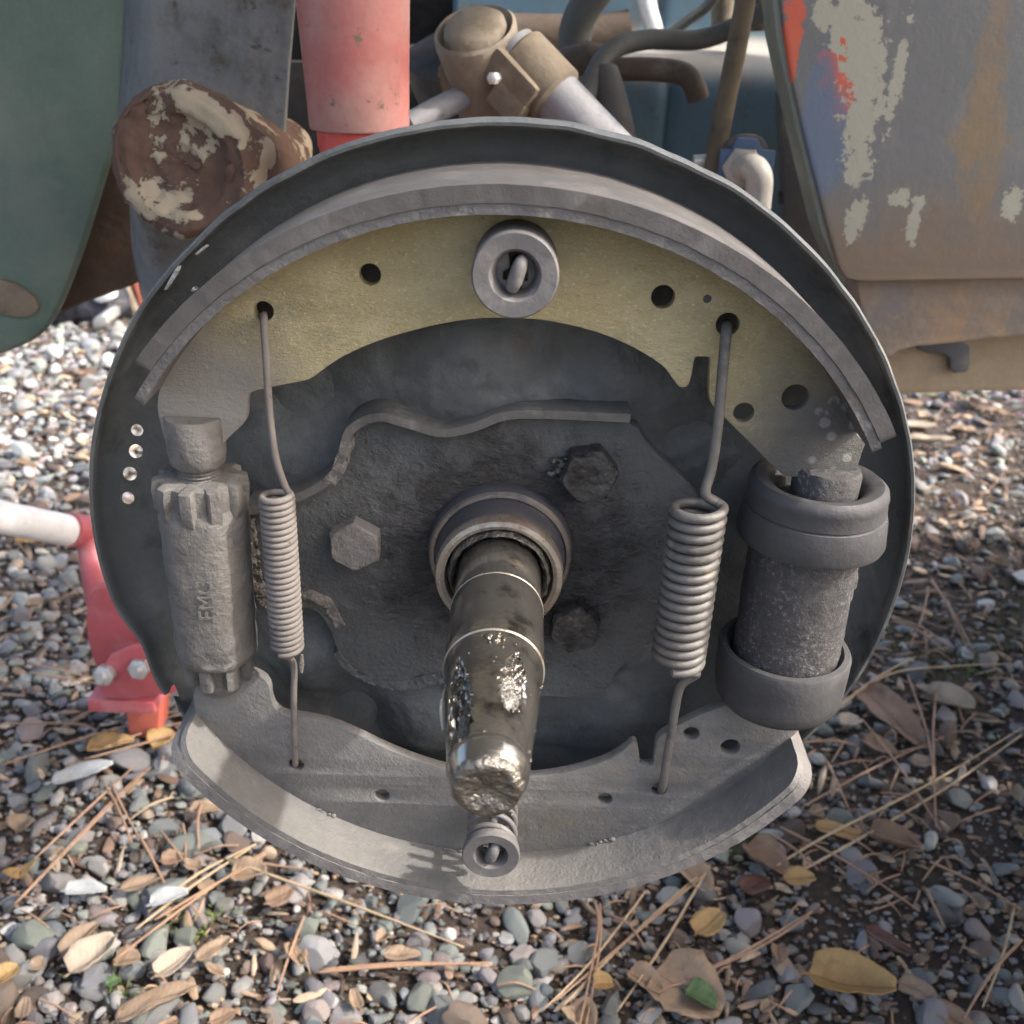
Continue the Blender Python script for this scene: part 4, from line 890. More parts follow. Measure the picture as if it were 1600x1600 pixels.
for i in range(14):
    s = random.uniform(0.0006, 0.0020); q = U(random.gauss(780, 8), random.uniform(988, 1008), -0.0875)
    bmesh.ops.create_icosphere(bm, subdivisions=2, radius=1, matrix=Matrix.Translation((0.0008 + random.gauss(0, .0012), -0.0800 - random.uniform(0, .004), 0.0150)) @ Matrix.Diagonal((s * .7, s, s * .4, 1)))
me = bpy.data.meshes.new('drops'); bm.to_mesh(me); bm.free(); go = obj('grease_drops', me, 'wet', shaft, 180); go['kind'] = 'stuff'

# ================================================================== BRAKE SHOES
def circ(px, py, r, Y=WEB0):
    q = U(px, py, Y); return (q.x, q.z, r)
CZT, CZB, RL = -0.002, 0.002, 0.1408
top_shoe = thing('brake_shoe', 'upper brake shoe with yellow zinc web and curved lining', 'brake shoe', (0, -0.02, 0.09), 'brake shoes')
a_l, a_r = ang(216, 580, SH0, CZT), ang(1396, 690, SH0, CZT)
obj('lining', arc_band(CZT, RL - 0.0052, RL, SH0, SH1, a_l, a_r, 220, round_=0.003, wob=0.00022, seed=3), 'lining', top_shoe, 50)
t_l, t_r = ang(206, 632, SH0, CZT), ang(1378, 708, SH0, CZT)
obj('table', arc_band(CZT, RL - 0.0084, RL - 0.0053, SH0 + 0.0004, SH1 - 0.0005, t_l, t_r, 220, round_=0.003, wob=0.0002, seed=8), 'table', top_shoe, 50)
def web_outline(inner_px, cz, a0, a1, n=60, Y=WEB0, rr=RL - 0.0086):
    out = [(rr * math.cos(R(a0 + (a1 - a0) * i / n)), cz + rr * math.sin(R(a0 + (a1 - a0) * i / n))) for i in range(n + 1)]
    return out + U2(inner_px, Y)
inner_top = [(1352, 690), (1346, 705), (1335, 742), (1234, 745), (1220, 738), (1160, 678), (1118, 636), (1110, 625), (1110, 595), (1112, 558), (1106, 556), (1088, 555), (1083, 560), (1078, 592), (1073, 603), (1063, 604), (1055, 594), (1040, 572), (1015, 555), (985, 538), (945, 521), (900, 508), (850, 498), (800, 495), (760, 495), (725, 498), (680, 506), (640, 516), (598, 528), (560, 543), (530, 558), (505, 575), (490, 587), (478, 593), (435, 601), (397, 609), (388, 614), (384, 625), (383, 655), (376, 664), (350, 688), (330, 715), (270, 715), (256, 680), (247, 640)]
web_t = slab(web_outline(inner_top, CZT, ang(240, 606, WEB0, CZT), ang(1352, 680, WEB0, CZT)), WEB0, WEB1,
             [circ(578, 429, 0.0034), circ(412, 486, 0.0031), circ(1036, 464, 0.0037), circ(1137, 507, 0.0037), circ(1243, 621, 0.0044), circ(1162, 645, 0.0034)], 0.0004, it=1)
obj('web', web_t, 'web', top_shoe, 35)
q = U(1105, 467, WEB0); obj('punch_mark', rough_up(lathe([(0, -0.0003), (0.0012, -0.0002), (0.0016, 0.0003), (0, 0.0005)], q, (0, 1, 0), 12), 0.0001, 900), 'lining', top_shoe)

low_shoe = thing('brake_shoe', 'lower brake shoe coated in grey dust with smooth curved table', 'brake shoe', (0, -0.02, -0.13), 'brake shoes')
b_l, b_r = ang(288, 1168, SH0, CZB) , ang(1262, 1215, SH0, CZB)
b_l = b_l - 360 if b_l > 0 else b_l
obj('lining', arc_band(CZB, RL - 0.0047, RL, SH0, SH1, b_l, b_r, 220, round_=0.010, wob=0.0004, seed=5), 'lower_lining', low_shoe, 50)
obj('table', arc_band(CZB, RL - 0.0074, RL - 0.0048, SH0 + 0.0003, SH1 - 0.0005, b_l - 0.3, b_r + 0.3, 220, round_=0.010, wob=0.0003, seed=2), 'lower_shoe', low_shoe, 50)
inner_low = [(306, 1110), (303, 1085), (318, 1052), (345, 1046), (392, 1052), (412, 1062), (420, 1075), (421, 1092), (428, 1110), (445, 1120), (480, 1124), (520, 1133), (560, 1150), (600, 1170), (650, 1190), (700, 1205), (750, 1214), (800, 1218), (850, 1215), (900, 1206), (950, 1190), (978, 1172), (988, 1162), (994, 1163), (997, 1180), (998, 1195), (1004, 1198), (1018, 1198), (1023, 1194), (1025, 1175), (1028, 1156), (1045, 1144), (1085, 1122), (1128, 1106), (1200, 1080), (1230, 1090), (1248, 1140)]
web_b = slab(web_outline(inner_low, CZB, -17.5 , -180 + 21, 60, rr=RL - 0.0076)[::1] if False else
             [( (RL - 0.0076) * math.cos(R(a)), CZB + (RL - 0.0076) * math.sin(R(a))) for a in np.linspace(ang(1250, 1165, WEB0, CZB), (lambda q: q - 360 if q > 0 else q)(ang(300, 1120, WEB0, CZB)), 60)] + U2(inner_low, WEB0),
             WEB0, WEB1, [circ(597, 1243, 0.0030), circ(463, 1195, 0.0030), circ(945, 1249, 0.0030), circ(1030, 1234, 0.0030), circ(1080, 1147, 0.0031), circ(1141, 1168, 0.0038)], 0.0005, it=1)
obj('web', web_b, 'lower_shoe', low_shoe, 35)
def weld(a0, a1, n, seed):
    bm = bmesh.new(); rs = random.Random(seed)
    for i in range(n):
        a = R(a0 + (a1 - a0) * i / max(1, n - 1)); rr = RL - 0.0078 + rs.uniform(-0.0004, 0.0004)
        bmesh.ops.create_icosphere(bm, subdivisions=2, radius=1, matrix=Matrix.Translation((rr * math.cos(a), WEB0 - 0.0006, CZB + rr * math.sin(a))) @ Matrix.Diagonal((rs.uniform(0.0008, 0.0020), rs.uniform(0.0004, 0.0009), rs.uniform(0.0003, 0.0007), 1)))
    me = bpy.data.meshes.new('weld'); bm.to_mesh(me); bm.free(); return rough_up(me, 0.0006, 320, seed)
for k_, (a0, a1, n_) in enumerate(((-99, -94, 8), (-71.5, -68, 6), (-122, -119, 4))): obj('weld_bead', weld(a0, a1, n_, k_), 'lower_shoe', low_shoe, 180)

# ================================================================== RETURN SPRINGS
def spring(name, label, hook_top, pts_top, c0, c1, turns, R_, wire, pts_bot, mat, Ysp):
    path = [U(a, b, y) for a, b, y in pts_top]
    P0, P1 = U(*c0, Ysp), U(*c1, Ysp); ax_ = (P1 - P0); d, e1, e2 = frame(ax_); e1 = Vector((1, 0, 0)); e1 = (e1 - d * e1.dot(d)).normalized(); e2 = d.cross(e1)
    st = smooth_path(path + [P0 + e1 * R_ * 0.7 - e2 * R_ * 0.2 - d * 0.001], 8)
    coil = []
    N = int(turns * 28)
    for i in range(N + 1):
        t = i / N; a = 2 * math.pi * turns * t
        coil.append(P0 + ax_ * t + e1 * R_ * math.cos(a) + e2 * R_ * math.sin(a))
    en = smooth_path([coil[-1]] + [U(a, b, y) for a, b, y in pts_bot], 8)[1:]
    s = thing(name, label, 'spring', P0, 'brake return springs')
    obj('coil', tube(coil, wire, 10), mat, s, 60)
    obj('upper_hook', tube(st + [coil[0] + e2 * 0.0002], wire, 10), mat, s, 60)
    obj('lower_hook', tube([coil[-1]] + en, wire, 10), mat, s, 60)
    return s
s1 = spring('return_spring', 'slender dusty return spring beside the star adjuster on the left', None, [(413, 492, -0.012), (412, 498, -0.0235), (415, 545, -0.0255), (421, 640, -0.0262), (430, 710, -0.0265), (441, 748, -0.0265)], (432, 772), (449, 1012), 26.3, 0.0050, 0.00122,
            [(458, 1035, -0.026), (459, 1090, -0.026), (460, 1150, -0.0255), (461, 1188, -0.0235), (462, 1196, -0.012)], 'spring_dusty', -0.0265)
obj('dirt_tag', rough_up(tube([U(472, 1022, -0.028), U(471, 1038, -0.028), U(471, 1052, -0.028)], [0.0007, 0.0010, 0.0006], 8), 0.0005, 500), 'dust_cake', s1)
spring('return_spring', 'thicker grey return spring beside the wheel cylinder on the right', None, [(1136, 507, -0.012), (1135, 517, -0.0235), (1130, 570, -0.0260), (1122, 660, -0.0265), (1112, 730, -0.0268), (1102, 770, -0.0285)], (1092, 790), (1059, 1032), 16.3, 0.0082, 0.00175,
       [(1088, 1052, -0.029), (1066, 1068, -0.027), (1058, 1090, -0.0265), (1048, 1150, -0.026), (1036, 1222, -0.0245), (1033, 1236, -0.012)], 'spring_grey', -0.0285)

# ================================================================== WHEEL CYLINDER
YC = -0.0165
def axis_pts(a, b): return U(*a, YC), U(*b, YC)
tcen, bcen = U(1262, 800, YC), U(1212, 1120, YC)
cx = (tcen.x + bcen.x) / 2
wc = thing('wheel_cylinder', 'corroded hydraulic wheel cylinder with two black rubber boots on the right', 'wheel cylinder', (cx, YC, -0.02))
zt = U(1275, 750, YC).z; zb = U(1206, 1142, YC - 0.022).z + 0.013
zlow_t = U(1262, 822, YC).z; zup_b = U(1222, 1006, YC).z
def vl(prof, x, n=56, wob=0, y=YC, rf=None): return lathe(prof, (x, y, 0), (0, 0, 1), n, wob, rfun=rf)
obj('cylinder_body', rough_up(vl([(0, zup_b - 0.02), (0.0192, zup_b - 0.02)] + [(0.0192, zup_b - 0.02 + (zlow_t + 0.02 - zup_b + 0.01) * k / 30) for k in range(1, 31)] + [(0, zlow_t + 0.011)], cx, 72), 0.0005, 220), 'cyl', wc, 60)
q = U(1328, 920, YC); obj('bleed_boss', rough_up(lathe([(0, -0.012), (0.0095, -0.012), (0.0095, 0.006), (0.0075, 0.009), (0, 0.009)], (cx + 0.013, YC + 0.010, q.z), (1, 0.2, 0), 24), 0.0008, 160), 'cyl', wc)
boot = [(0.0205, zlow_t - 0.002), (0.0250, zlow_t - 0.0035), (0.0256, zlow_t - 0.0020), (0.0249, zlow_t + 0.006), (0.0243, zlow_t + 0.0082), (0.0240, zlow_t + 0.0084), (0.0236, zlow_t + 0.0086), (0.0236, zlow_t + 0.0089), (0.0240, zlow_t + 0.0092), (0.0236, zlow_t + 0.014), (0.0238, zt - 0.003), (0.0232, zt - 0.0005), (0.0215, zt + 0.0008), (0.0185, zt + 0.0004), (0.0158, zt - 0.0012), (0.0145, zt - 0.004), (0.0140, zt - 0.016), (0, zt - 0.018)]
obj('rubber_boot', vl(boot, cx + 0.001, 72, 0.012), 'rubber', wc, 40)
boot2 = [(0.0194, zup_b - 0.004), (0.0206, zup_b - 0.0015), (0.0215, zup_b), (0.0235, zup_b - 0.0002), (0.0243, zup_b - 0.0016), (0.0242, zup_b - 0.008), (0.0238, zb - 0.006), (0.0232, zb - 0.0105), (0.0215, zb - 0.013), (0.018, zb - 0.014), (0, zb - 0.014)]
obj('rubber_boot', vl(boot2, cx - 0.0005, 72, 0.012), 'rubber', wc, 40)
q = U(1290, 745, YC)
obj('piston_pin', rough_up(lathe([(0, zt - 0.012), (0.0112, zt - 0.012), (0.0112, zt + 0.004), (0.0105, zt + 0.0055), (0, zt + 0.006)], (q.x, YC - 0.001, 0), (0, 0, 1), 32), 0.0006, 260), 'cyl', wc)

# ================================================================== STAR ADJUSTER
YA = -0.0185
adj = thing('star_adjuster', 'dusty cast star wheel adjuster between the shoe ends on the left', 'adjuster', (U(320, 900, YA).x, YA, 0))
p_top, p_bot = U(300, 625, YA), U(346, 1075, YA)
ad = (p_top - p_bot).normalized()
def aat(py): 
    # point on the adjuster axis at photo row py
    lo_, hi_ = 0.0, 1.0
    for _ in range(40):
        m_ = (lo_ + hi_) / 2; P_ = p_top + (p_bot - p_top) * m_; v_ = P_ - CP; yy = 800 - 1600 * v_.dot(cu) / v_.dot(cf)
        if yy < py: lo_ = m_
        else: hi_ = m_
    return p_top + (p_bot - p_top) * lo_
def seg(py0, py1, prof, n=40, wob=0.0, rf=None):
    A, B = aat(py1), aat(py0); Lh = (B - A).length
    return lathe([(r, t * Lh) for r, t in prof], A, B - A, n, wob, rfun=rf)
def gear(nt, depth, ph=0.0):
    def rf(q, t, a):
        s = math.cos(nt * a + ph); return q * (1 - depth * (0.5 - 0.5 * max(-1, min(1, s * 4.5))))
    return rf
body = seg(770, 1022, [(0, 0), (0.0128, 0), (0.0146, 0.02), (0.0150, 0.05)] + [(0.0150 + 0.0007 * k / 20, 0.05 + 0.85 * k / 20) for k in range(21)] + [(0.0150, 0.93), (0.0130, 1), (0, 1)], 64,
           rf=lambda q, t, a: q * (1 - 0.05 * (0.5 + 0.5 * math.cos(6 * a))))
ab = obj('adjuster_body', rough_up(body, 0.0005, 180), 'cast', adj, 55)
ta = seg(742, 800, [(0, 0), (0.0128, 0), (0.0150, 0.06), (0.0160, 0.3), (0.0163, 0.7), (0.0158, 0.95), (0.0140, 1), (0, 1)], 160, rf=gear(10, 0.15, 0.5))
obj('star_wheel', rough_up(ta, 0.0002, 250), 'cast', adj, 32)
obj('screw_thread', seg(715, 752, [(0, 0)] + [(0.0066 + 0.0007 * math.cos(k * math.pi), k / 14) for k in range(15)] + [(0, 1)], 32), 'cast', adj, 20)
me = seg(648, 728, [(0, 0), (0.0072, 0.0), (0.0090, 0.10), (0.0098, 0.3), (0.0099, 0.96), (0.0094, 1.0), (0, 1.0)], 40, 0.01)
obj('forked_end', rough_up(me, 0.0003, 200), 'cast', adj, 45)
obj('lower_wheel', rough_up(seg(1008, 1056, [(0, 0), (0.0100, 0), (0.0130, 0.1), (0.0134, 0.9), (0.0115, 1), (0, 1)], 140, rf=gear(8, 0.30, 1.0)), 0.0004, 250), 'cast', adj, 50)
obj('lower_end', rough_up(seg(1048, 1094, [(0, 0), (0.0055, 0.02), (0.0080, 0.18), (0.0092, 0.45), (0.0092, 0.9), (0.0080, 1), (0, 1)], 40), 0.0004, 200), 'cast', adj, 60)
# raised letters along the casting
fc = bpy.data.curves.new('letters', 'FONT'); fc.body = 'EMC'; fc.size = 0.0078; fc.extrude = 0.00004; fc.align_x = 'CENTER'; fc.align_y = 'CENTER'; fc.bevel_depth = 0.00012; fc.space_character = 1.05
tmp = bpy.data.objects.new('tmp', fc); C.objects.link(tmp); dg = bpy.context.evaluated_depsgraph_get(); lm = bpy.data.meshes.new_from_object(tmp.evaluated_get(dg)); bpy.data.objects.remove(tmp)
Lc = aat(905); Xd = ad; Nd = Vector((0.10, -1, 0)); Nd = (Nd - Xd * Nd.dot(Xd)).normalized(); Yd = Nd.cross(Xd)
pos = Lc + Nd * 0.01515 + Vector((0.0012, 0, 0))
lm.transform(Matrix(((Xd.x, Yd.x, Nd.x, pos.x), (Xd.y, Yd.y, Nd.y, pos.y), (Xd.z, Yd.z, Nd.z, pos.z), (0, 0, 0, 1))))
obj('cast_letters', lm, 'cast', ab, 40)

# ================================================================== HOLD-DOWN CUPS
def cup(px, py, Yf, rad, Yb, name, label, parent_group, coil=False, mat='cap'):
    q = U(px, py, Yf); c = (q.x, 0, q.z)
    h = thing(name, label, 'spring cup', (q.x, Yb, q.z), parent_group)
    pr = [(rad * 0.44, Yf + 0.0075), (rad * 0.46, Yf + 0.0045), (rad * 0.52, Yf + 0.0018), (rad * 0.57, Yf + 0.0005), (rad * 0.60, Yf + 0.0001), (rad * 0.95, Yf - 0.0002), (rad * 0.985, Yf + 0.0002), (rad, Yf + 0.0009)]
    if coil: pr += [(rad * 0.97, Yf + 0.0035), (rad * 0.80, Yf + 0.0042), (rad * 0.52, Yf + 0.009)]
    else: pr += [(rad * 0.985, Yb - 0.0015), (rad * 0.97, Yb), (rad * 0.5, Yb)]
    obj('cup', lathe(pr, c, (0, 1, 0), 64, 0.004), mat, h, 24)
    # slotted floor of the cup: two halves with a gap for the pin
    fl = Yf + 0.0062; ri = rad * 0.46
    for s in (-1, 1):
        o2 = [(q.x + s * rad * 0.13 + 0, q.z + ri * 0.93 * k) for k in (-1, -0.3, 0.3, 1)]
        arc_ = [(q.x + s * ri * math.cos(a), q.z + ri * math.sin(a)) for a in np.linspace(R(66), R(-66), 12)]
        obj('cup_floor', slab((arc_ + [(q.x + s * rad * 0.15, q.z - ri * 0.55), (q.x + s * rad * 0.30, q.z - ri * 0.5), (q.x + s * rad * 0.30, q.z - ri * 0.05), (q.x + s * rad * 0.15, q.z + ri * 0.2)])[:: 1 if s > 0 else -1], fl, fl + 0.0012, bevel=0.0002, it=0), mat, h)
    # pin head lying across
    P = Vector((q.x + 0.0005, Yf + 0.0022, q.z)); t = Vector((0.30, 0, 1)).normalized()
    L_ = rad * 0.40
    obj('pin_head', tube([P - t * L_ + Vector((0, 0.0012, 0)), P - t * L_ * 0.85, P - t * L_ * 0.4 - Vector((0, 0.0009, 0)), P + t * L_ * 0.4 - Vector((0, 0.0009, 0)), P + t * L_ * 0.85, P + t * L_ + Vector((0, 0.0012, 0))], [0.0010, 0.0019, 0.0023, 0.0023, 0.0019, 0.0010], 14), mat, h, 60)
    obj('pin_stem', tube([P, Vector((q.x, 0.012, q.z))], 0.0016, 12), mat, h)
    if coil:
        pts = []; N = 100
        for i in range(N + 1):
            a = 2 * math.pi * 3.1 * i / N; pts.append((q.x + rad * 0.80 * math.cos(a), Yf + 0.0055 + (WEB0 - 0.0012 - Yf - 0.0055) * i / N, q.z + rad * 0.80 * math.sin(a)))
        obj('coil', tube(pts, 0.00125, 10), mat, h, 60)
    return h
cup(805, 431, -0.041, 0.0129, WEB0 - 0.0005, 'hold_down_cup', 'large round hold-down cup on the yellow upper shoe web', 'shoe hold-downs')
cup(767, 1338, -0.0465, 0.0112, WEB0, 'hold_down_cup', 'small round hold-down cup on a coil spring at the lower shoe', 'shoe hold-downs', True)

# ================================================================== LEAVES, NEEDLES, SCRAPS ON THE GROUND
def leaf_mesh(L, W, curl, bend, seed, tip=1.0):
    v, f = [], []; n, m = 18, 6; rs = random.Random(seed)
    for i in range(n + 1):
        t = i / n; w = W * (math.sin(math.pi * min(1, t * 0.94 + 0.03)) ** 0.55) * (1 - 0.25 * (t - 0.5) * tip)
        if t < 0.12: w = W * 0.07
        for k in range(m + 1):
            s = k / m * 2 - 1
            edge = 1 + 0.16 * mnoise.noise(Vector((t * 9 + seed, s * 2, 0)))
            x, y_ = (t - 0.5) * L, s * w / 2 * edge
            z = 0.06 * w * (1 - abs(s)) * -1 + curl * (s * s) * w + bend * L * ((t - 0.5) ** 2) * 4 * 0.25 + 0.07 * L * mnoise.noise(Vector((t * 3 + seed, s * 1.8, 3)))
            v.append((x, y_, z))
    for i in range(n):
        for k in range(m):
            a = i * (m + 1) + k; f.append((a, a + m + 1, a + m + 2, a + 1))
    me = mesh('leaf', v, f); return me
def place_leaf(px, py, Lpx, Wpx, rot, mat, label, name='fallen_leaf', cat='leaf', group=None, curl=None, bend=None, lift=0.014, seed=None):
    p = G(px, py, GROUND + 0.008); sc = (p - CP).dot(cf) / 1600
    seed = random.randint(0, 9999) if seed is None else seed
    curl = random.uniform(0.1, 0.45) if curl is None else curl; bend = random.uniform(-0.15, 0.35) if bend is None else bend
    me = leaf_mesh(Lpx * sc * 1.08, Wpx * sc * 1.15, curl, bend, seed)
    o = obj(name, me, mat, None, 180); md = o.modifiers.new('s', 'SOLIDIFY'); md.thickness = 0.0005
    o.location = (p.x, p.y, ground_z(p.x, p.y) + lift); o.rotation_euler = (random.uniform(-0.18, 0.18), random.uniform(-0.15, 0.15), R(rot))
    return tag(o, label, cat, group)
LV = [(1106, 1446, 62, 40, 40, 'leaf_yellow', 'small bright yellow leaf below the lower shoe'),
      (1322, 1536, 135, 62, -14, 'leaf_yellow', 'large yellow brown oval leaf at the bottom right'),
      (1246, 1373, 52, 30, 5, 'leaf_yellow', 'small golden leaf right of the lower shoe end'),
      (1305, 1300, 76, 24, -8, 'leaf_yellow', 'narrow orange tan leaf among needles on the right'),
      (1068, 1545, 120, 95, -35, 'leaf_tan', 'broad pale tan leaf at the bottom with a green leaf on it'),
      (1092, 1560, 52, 40, -30, 'leaf_green', 'small green leaf lying on the broad tan leaf'),
      (1386, 1112, 150, 48, -68, 'leaf_brown', 'long curled brown leaf right of the wheel cylinder'),
      (1480, 1095, 74, 42, -28, 'leaf_pale', 'pale beige oval leaf right of the brake'),
      (1192, 1345, 74, 48, -45, 'leaf_brown', 'brown leaf tucked under the lower shoe rim on the right'),
      (1392, 1316, 82, 42, -18, 'leaf_brown', 'flat dull brown leaf among stones on the right'),
      (1440, 1193, 32, 30, 0, 'leaf_tan', 'round tan seed leaf on the right'),
      (1372, 1166, 56, 34, -35, 'leaf_brown', 'mauve brown leaf at the foot of the long curled leaf'),
      (1328, 1128, 36, 30, 20, 'leaf_pale', 'small cream leaf scrap beside the lower rubber boot'),
      (1178, 1385, 58, 40, 30, 'leaf_dark', 'dark wet red brown leaf under the lower shoe'),
      (1085, 1372, 60, 42, -50, 'leaf_tan', 'pinkish tan leaf under the lower shoe edge'),
      (1385, 1470, 80, 26, -40, 'leaf_dark', 'shiny dark red leaf in the mud at lower right'),
      (1005, 1535, 62, 36, -35, 'leaf_tan', 'tan torn leaf left of the broad tan leaf'),
      (940, 1540, 34, 26, 10, 'leaf_yellow', 'small yellow scrap at the bottom middle'),
      (905, 1590, 60, 46, -60, 'leaf_tan', 'tan leaf cut by the bottom edge of the picture'),
      (1430, 1545, 60, 34, -35, 'leaf_tan', 'tan leaf right of the large yellow brown leaf'),
      (1490, 1590, 80, 30, -40, 'leaf_brown', 'dark brown pod leaf at the bottom right edge'),
      (256, 1162, 44, 40, 60, 'leaf_yellow', 'yellow brown leaf touching the left end of the lower shoe'),
      (168, 1165, 74, 34, 18, 'leaf_yellow', 'golden leaf under pine needles at the jack foot'),
      (142, 1498, 84, 44, 55, 'leaf_pale', 'creamy curled leaf at the lower left'),
      (122, 1470, 70, 28, 58, 'leaf_tan', 'tan curled leaf edge at the lower left'),
      (176, 1535, 22, 16, 30, 'leaf_green', 'little green leaf beside the creamy curled leaf'),
      (196, 1500, 40, 34, 10, 'leaf_tan', 'ribbed tan bark flake at the lower left'),
      (236, 1568, 130, 36, 32, 'leaf_tan', 'large orange tan pod leaf at the bottom left'),
      (331, 1486, 64, 24, 50, 'leaf_tan', 'slim ochre leaf left of centre at the bottom'),
      (268, 1508, 66, 32, 50, 'leaf_pale', 'crumpled pale leaf beside the slim ochre leaf'),
      (219, 1384, 70, 26, 32, 'leaf_tan', 'slim tan leaf left of the shoe among gravel'),
      (130, 1390, 64, 24, 12, 'foil', 'white shell-like leaf on the gravel at left'),
      (386, 1368, 56, 36, 5, 'leaf_tan', 'ragged yellow tan leaf below the lower shoe left end'),
      (268, 1346, 36, 24, 20, 'leaf_brown', 'small crumpled brown leaf at left of shoe'),
      (318, 1268, 50, 20, 8, 'leaf_tan', 'thin tan leaf crossed by a needle near the shoe'),
      (36, 1290, 30, 40, 70, 'leaf_tan', 'tan leaf at the left edge above the long needle'),
      (32, 1360, 24, 40, -70, 'leaf_yellow', 'orange leaf at the left edge'),
      (8, 1525, 40, 30, 50, 'leaf_yellow', 'yellow leaf cut by the left edge'),
      (435, 1405, 46, 30, 40, 'leaf_brown', 'rusty brown leaf below the shoe centre left'),
      (462, 1490, 50, 28, -60, 'leaf_tan', 'pinkish tan leaf at bottom centre left'),
      (625, 1492, 60, 24, 8, 'leaf_tan', 'tan leaf under a pine needle at bottom centre'),
      (345, 1590, 40, 24, 30, 'leaf_brown', 'brown leaf scrap at the bottom left edge'),
      (45, 845, 46, 20, 10, 'leaf_yellow', 'orange leaf under the white pipe handle at left'),
      (1450, 690, 74, 24, -5, 'leaf_pale', 'bright curled leaf on the sunny strip at far right'),
      (1430, 665, 60, 26, 0, 'leaf_pale', 'white bark chip on the sunny strip at far right')]
for i, L_ in enumerate(LV): place_leaf(*L_, seed=i * 17 + 3)
place_leaf(125, 1218, 96, 26, 24, 'foil', 'pale green white plastic strip on gravel at left', 'plastic_scrap', 'scrap', lift=0.018)
place_leaf(262, 1412, 60, 26, 28, 'foil', 'crinkled white plastic scrap between needles', 'plastic_scrap', 'scrap', lift=0.018)
SHORT = [(a_[0], a_[1], a_[6]) for a_ in LV]
def near_label(px, py):
    q = min(SHORT, key=lambda w: (w[0] - px) ** 2 + (w[1] - py) ** 2)[2]
    ws = q.split()
    while len(ws) > 7 or ws[-1] in ('the', 'of', 'a', 'with', 'on', 'at', 'by', 'in', 'to', 'its', 'and', 'under', 'right', 'left', 'beside', 'below', 'lower', 'among', 'bottom', 'small', 'slim', 'broad', 'shoe', 'from'): ws.pop()
    return ' '.join(ws)
def lean(p0, p1):
    dx, dy = p1[0] - p0[0], p0[1] - p1[1]
    if dx < 0: dx, dy = -dx, -dy
    a = math.degrees(math.atan2(dy, max(dx, 1e-6)))
    return 'lying level' if abs(a) < 14 else 'upright' if abs(a) > 72 else 'rising rightward' if a > 0 else 'falling rightward'
for i in range(85):
    px, py = random.uniform(-20, 1620), random.uniform(900, 1610)
    if i < 34: px, py = random.choice([random.uniform(-20, 170), random.uniform(1440, 1620)]), random.uniform(570, 900)
    P = G(px, py)
    if covered(P): continue
    mk = random.choice(['leaf_tan', 'leaf_brown', 'leaf_tan', 'leaf_pale'])
    place_leaf(px, py, random.uniform(20, 42), random.uniform(12, 24), random.uniform(0, 360), mk, 'small %s leaf scrap near the %s' % (mk[5:], near_label(px, py)), group='small leaf scraps', lift=0.012)

def needle(pxs, mat, label, group, r=0.00085, z=0.016):
    pts = []
    for j, (a, b) in enumerate(pxs):
        q = G(a, b, GROUND + z); pts.append(Vector((q.x, q.y, ground_z(q.x, q.y) + z + 0.004 * mnoise.noise(Vector((a * 0.01, b * 0.01, 5))))))
    if len(pts) == 2:
        mid = (pts[0] + pts[1]) / 2; d = pts[1] - pts[0]; pts.insert(1, mid + Vector((-d.y, d.x, 0)) * random.uniform(-0.04, 0.04) + Vector((0, 0, random.uniform(0, 0.006))))
    P = smooth_path(pts, 6); n = len(P)
    o = obj('pine_needle', tube(P, [r * (0.6 + 0.4 * math.sin(math.pi * min(1, 0.15 + k / n))) for k in range(n)], 6), mat, None, 180)
    m_ = pxs[len(pxs) // 2] if len(pxs) > 2 else ((pxs[0][0] + pxs[1][0]) / 2, (pxs[0][1] + pxs[1][1]) / 2)
    return tag(o, '%s needle %s near the %s' % (label, lean(pxs[0], pxs[-1]), near_label(*m_)), 'pine needle', group)
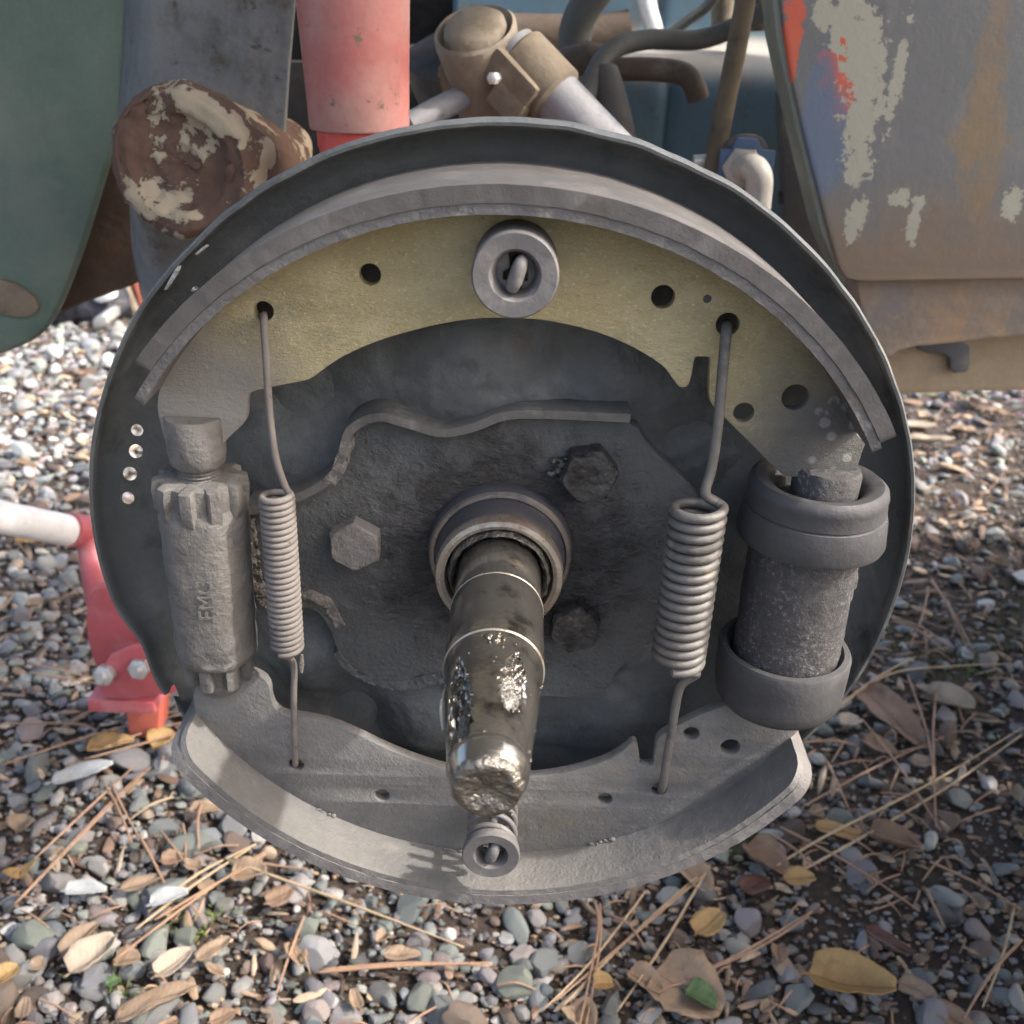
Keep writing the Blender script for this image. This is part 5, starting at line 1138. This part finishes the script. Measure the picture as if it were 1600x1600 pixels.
ND = [([(1250, 1257), (1477, 1142)], 0), ([(1215, 1345), (1292, 1300), (1450, 1222), (1600, 1127)], 1), ([(1260, 1350), (1352, 1297), (1480, 1225), (1600, 1137)], 1), ([(1305, 1100), (1432, 1020)], 1), ([(1300, 1108), (1387, 1050), (1487, 1035), (1600, 1029)], 1),
      ([(1392, 957), (1485, 1005)], 0), ([(1395, 962), (1478, 1012)], 0), ([(1455, 900), (1525, 1020)], 0), ([(1458, 898), (1518, 1022)], 0), ([(1452, 910), (1422, 1007)], 0), ([(1467, 1062), (1462, 1212)], 0), ([(1350, 1117), (1472, 1290)], 0), ([(1420, 1050), (1465, 1285)], 0), ([(1257, 1157), (1342, 1155)], 0),
      ([(1220, 1285), (1440, 1415)], 0), ([(1200, 1295), (1280, 1350)], 0), ([(930, 1400), (935, 1450), (905, 1600)], 0), ([(938, 1405), (938, 1470), (915, 1600)], 0), ([(1010, 1385), (925, 1495), (850, 1565)], 1), ([(1110, 1345), (1040, 1460), (965, 1575)], 1), ([(1100, 1360), (960, 1480), (865, 1555)], 0), ([(1090, 1362), (1000, 1440), (880, 1560)], 1),
      ([(1270, 1420), (1150, 1485), (1080, 1515)], 0), ([(1265, 1428), (1180, 1475), (1075, 1520)], 0), ([(1455, 1340), (1600, 1410)], 0), ([(1600, 1460), (1510, 1580)], 0), ([(1590, 1400), (1540, 1560)], 1), ([(1450, 1380), (1480, 1440)], 0),
      ([(0, 1122), (125, 1125), (155, 1145)], 0), ([(0, 1185), (150, 1140), (285, 1112)], 0), ([(20, 1400), (160, 1260), (225, 1200)], 0), ([(25, 1396), (150, 1275), (235, 1195)], 0), ([(160, 1215), (205, 1310)], 0), ([(172, 1215), (215, 1300)], 0), ([(215, 1295), (260, 1380)], 0), ([(350, 1335), (540, 1400), (725, 1470)], 1), ([(360, 1335), (480, 1355)], 0),
      ([(230, 1415), (310, 1355), (400, 1310)], 1), ([(210, 1445), (300, 1375), (390, 1318)], 1), ([(175, 1490), (300, 1400), (420, 1318)], 0), ([(240, 1430), (410, 1335)], 0), ([(490, 1510), (770, 1495)], 0), ([(500, 1506), (640, 1494), (765, 1500)], 0), ([(475, 1425), (430, 1540)], 0), ([(315, 1245), (310, 1320)], 0), ([(285, 1280), (288, 1335)], 0), ([(250, 1290), (290, 1340)], 0),
      ([(40, 1025), (155, 1055)], 0), ([(45, 1040), (150, 1060)], 0), ([(150, 1150), (210, 1120), (285, 1105)], 0), ([(160, 1162), (230, 1135), (290, 1125)], 0), ([(130, 1180), (250, 1150), (285, 1140)], 0), ([(50, 1330), (150, 1245), (210, 1190)], 0), ([(270, 1240), (200, 1275)], 1), ([(950, 1420), (1010, 1470)], 0), ([(1290, 1180), (1330, 1260)], 0)]
for i, (p_, k) in enumerate(ND):
    needle(p_, 'needle_pale' if k else 'needle', 'straw pine' if k else 'brown pine', 'straw coloured pine needles' if k else 'reddish brown pine needles', r=random.uniform(0.0008, 0.0012))
for i in range(200):
    px, py = random.uniform(0, 1600), random.uniform(920, 1600)
    if 100 < i < 160: px, py = random.uniform(1280, 1600), random.uniform(920, 1400)
    if i > 160: px, py = random.choice([random.uniform(0, 150), random.uniform(1430, 1600)]), random.uniform(600, 1000)
    if covered(G(px, py)): continue
    a = random.uniform(0, 3.14); l = random.uniform(30, 75)
    needle([(px, py), (px + l * math.cos(a), py + l * math.sin(a) * 0.6)], 'needle', 'short thin pine', 'reddish brown pine needles', r=random.uniform(0.0006, 0.0009), z=0.012)
# moss sprigs: tiny, uncountable
bm = bmesh.new()
for i in range(420):
    c0 = random.choice([(1400, 1010), (1500, 1030), (1560, 1000), (1470, 1060), (1590, 960), (180, 1540), (295, 1440), (1180, 1330)])
    q = G(random.gauss(c0[0], 34), random.gauss(c0[1], 16)); z0 = ground_z(q.x, q.y) + 0.004
    d = Vector((random.gauss(0, .5), random.gauss(0, .5), 1)).normalized() * random.uniform(0.004, 0.010); w = Vector((random.gauss(0, 1), random.gauss(0, 1), 0)).normalized() * 0.0009
    b0 = Vector((q.x, q.y, z0)); vs_ = [bm.verts.new(b0 - w), bm.verts.new(b0 + w), bm.verts.new(b0 + d + w * .6), bm.verts.new(b0 + d * 1.2)]
    bm.faces.new(vs_)
me = bpy.data.meshes.new('moss'); bm.to_mesh(me); bm.free(); mo = obj('moss', me, 'moss', None, 0); mo['kind'] = 'stuff'; mo['label'] = 'tiny green moss sprigs in the damp soil'
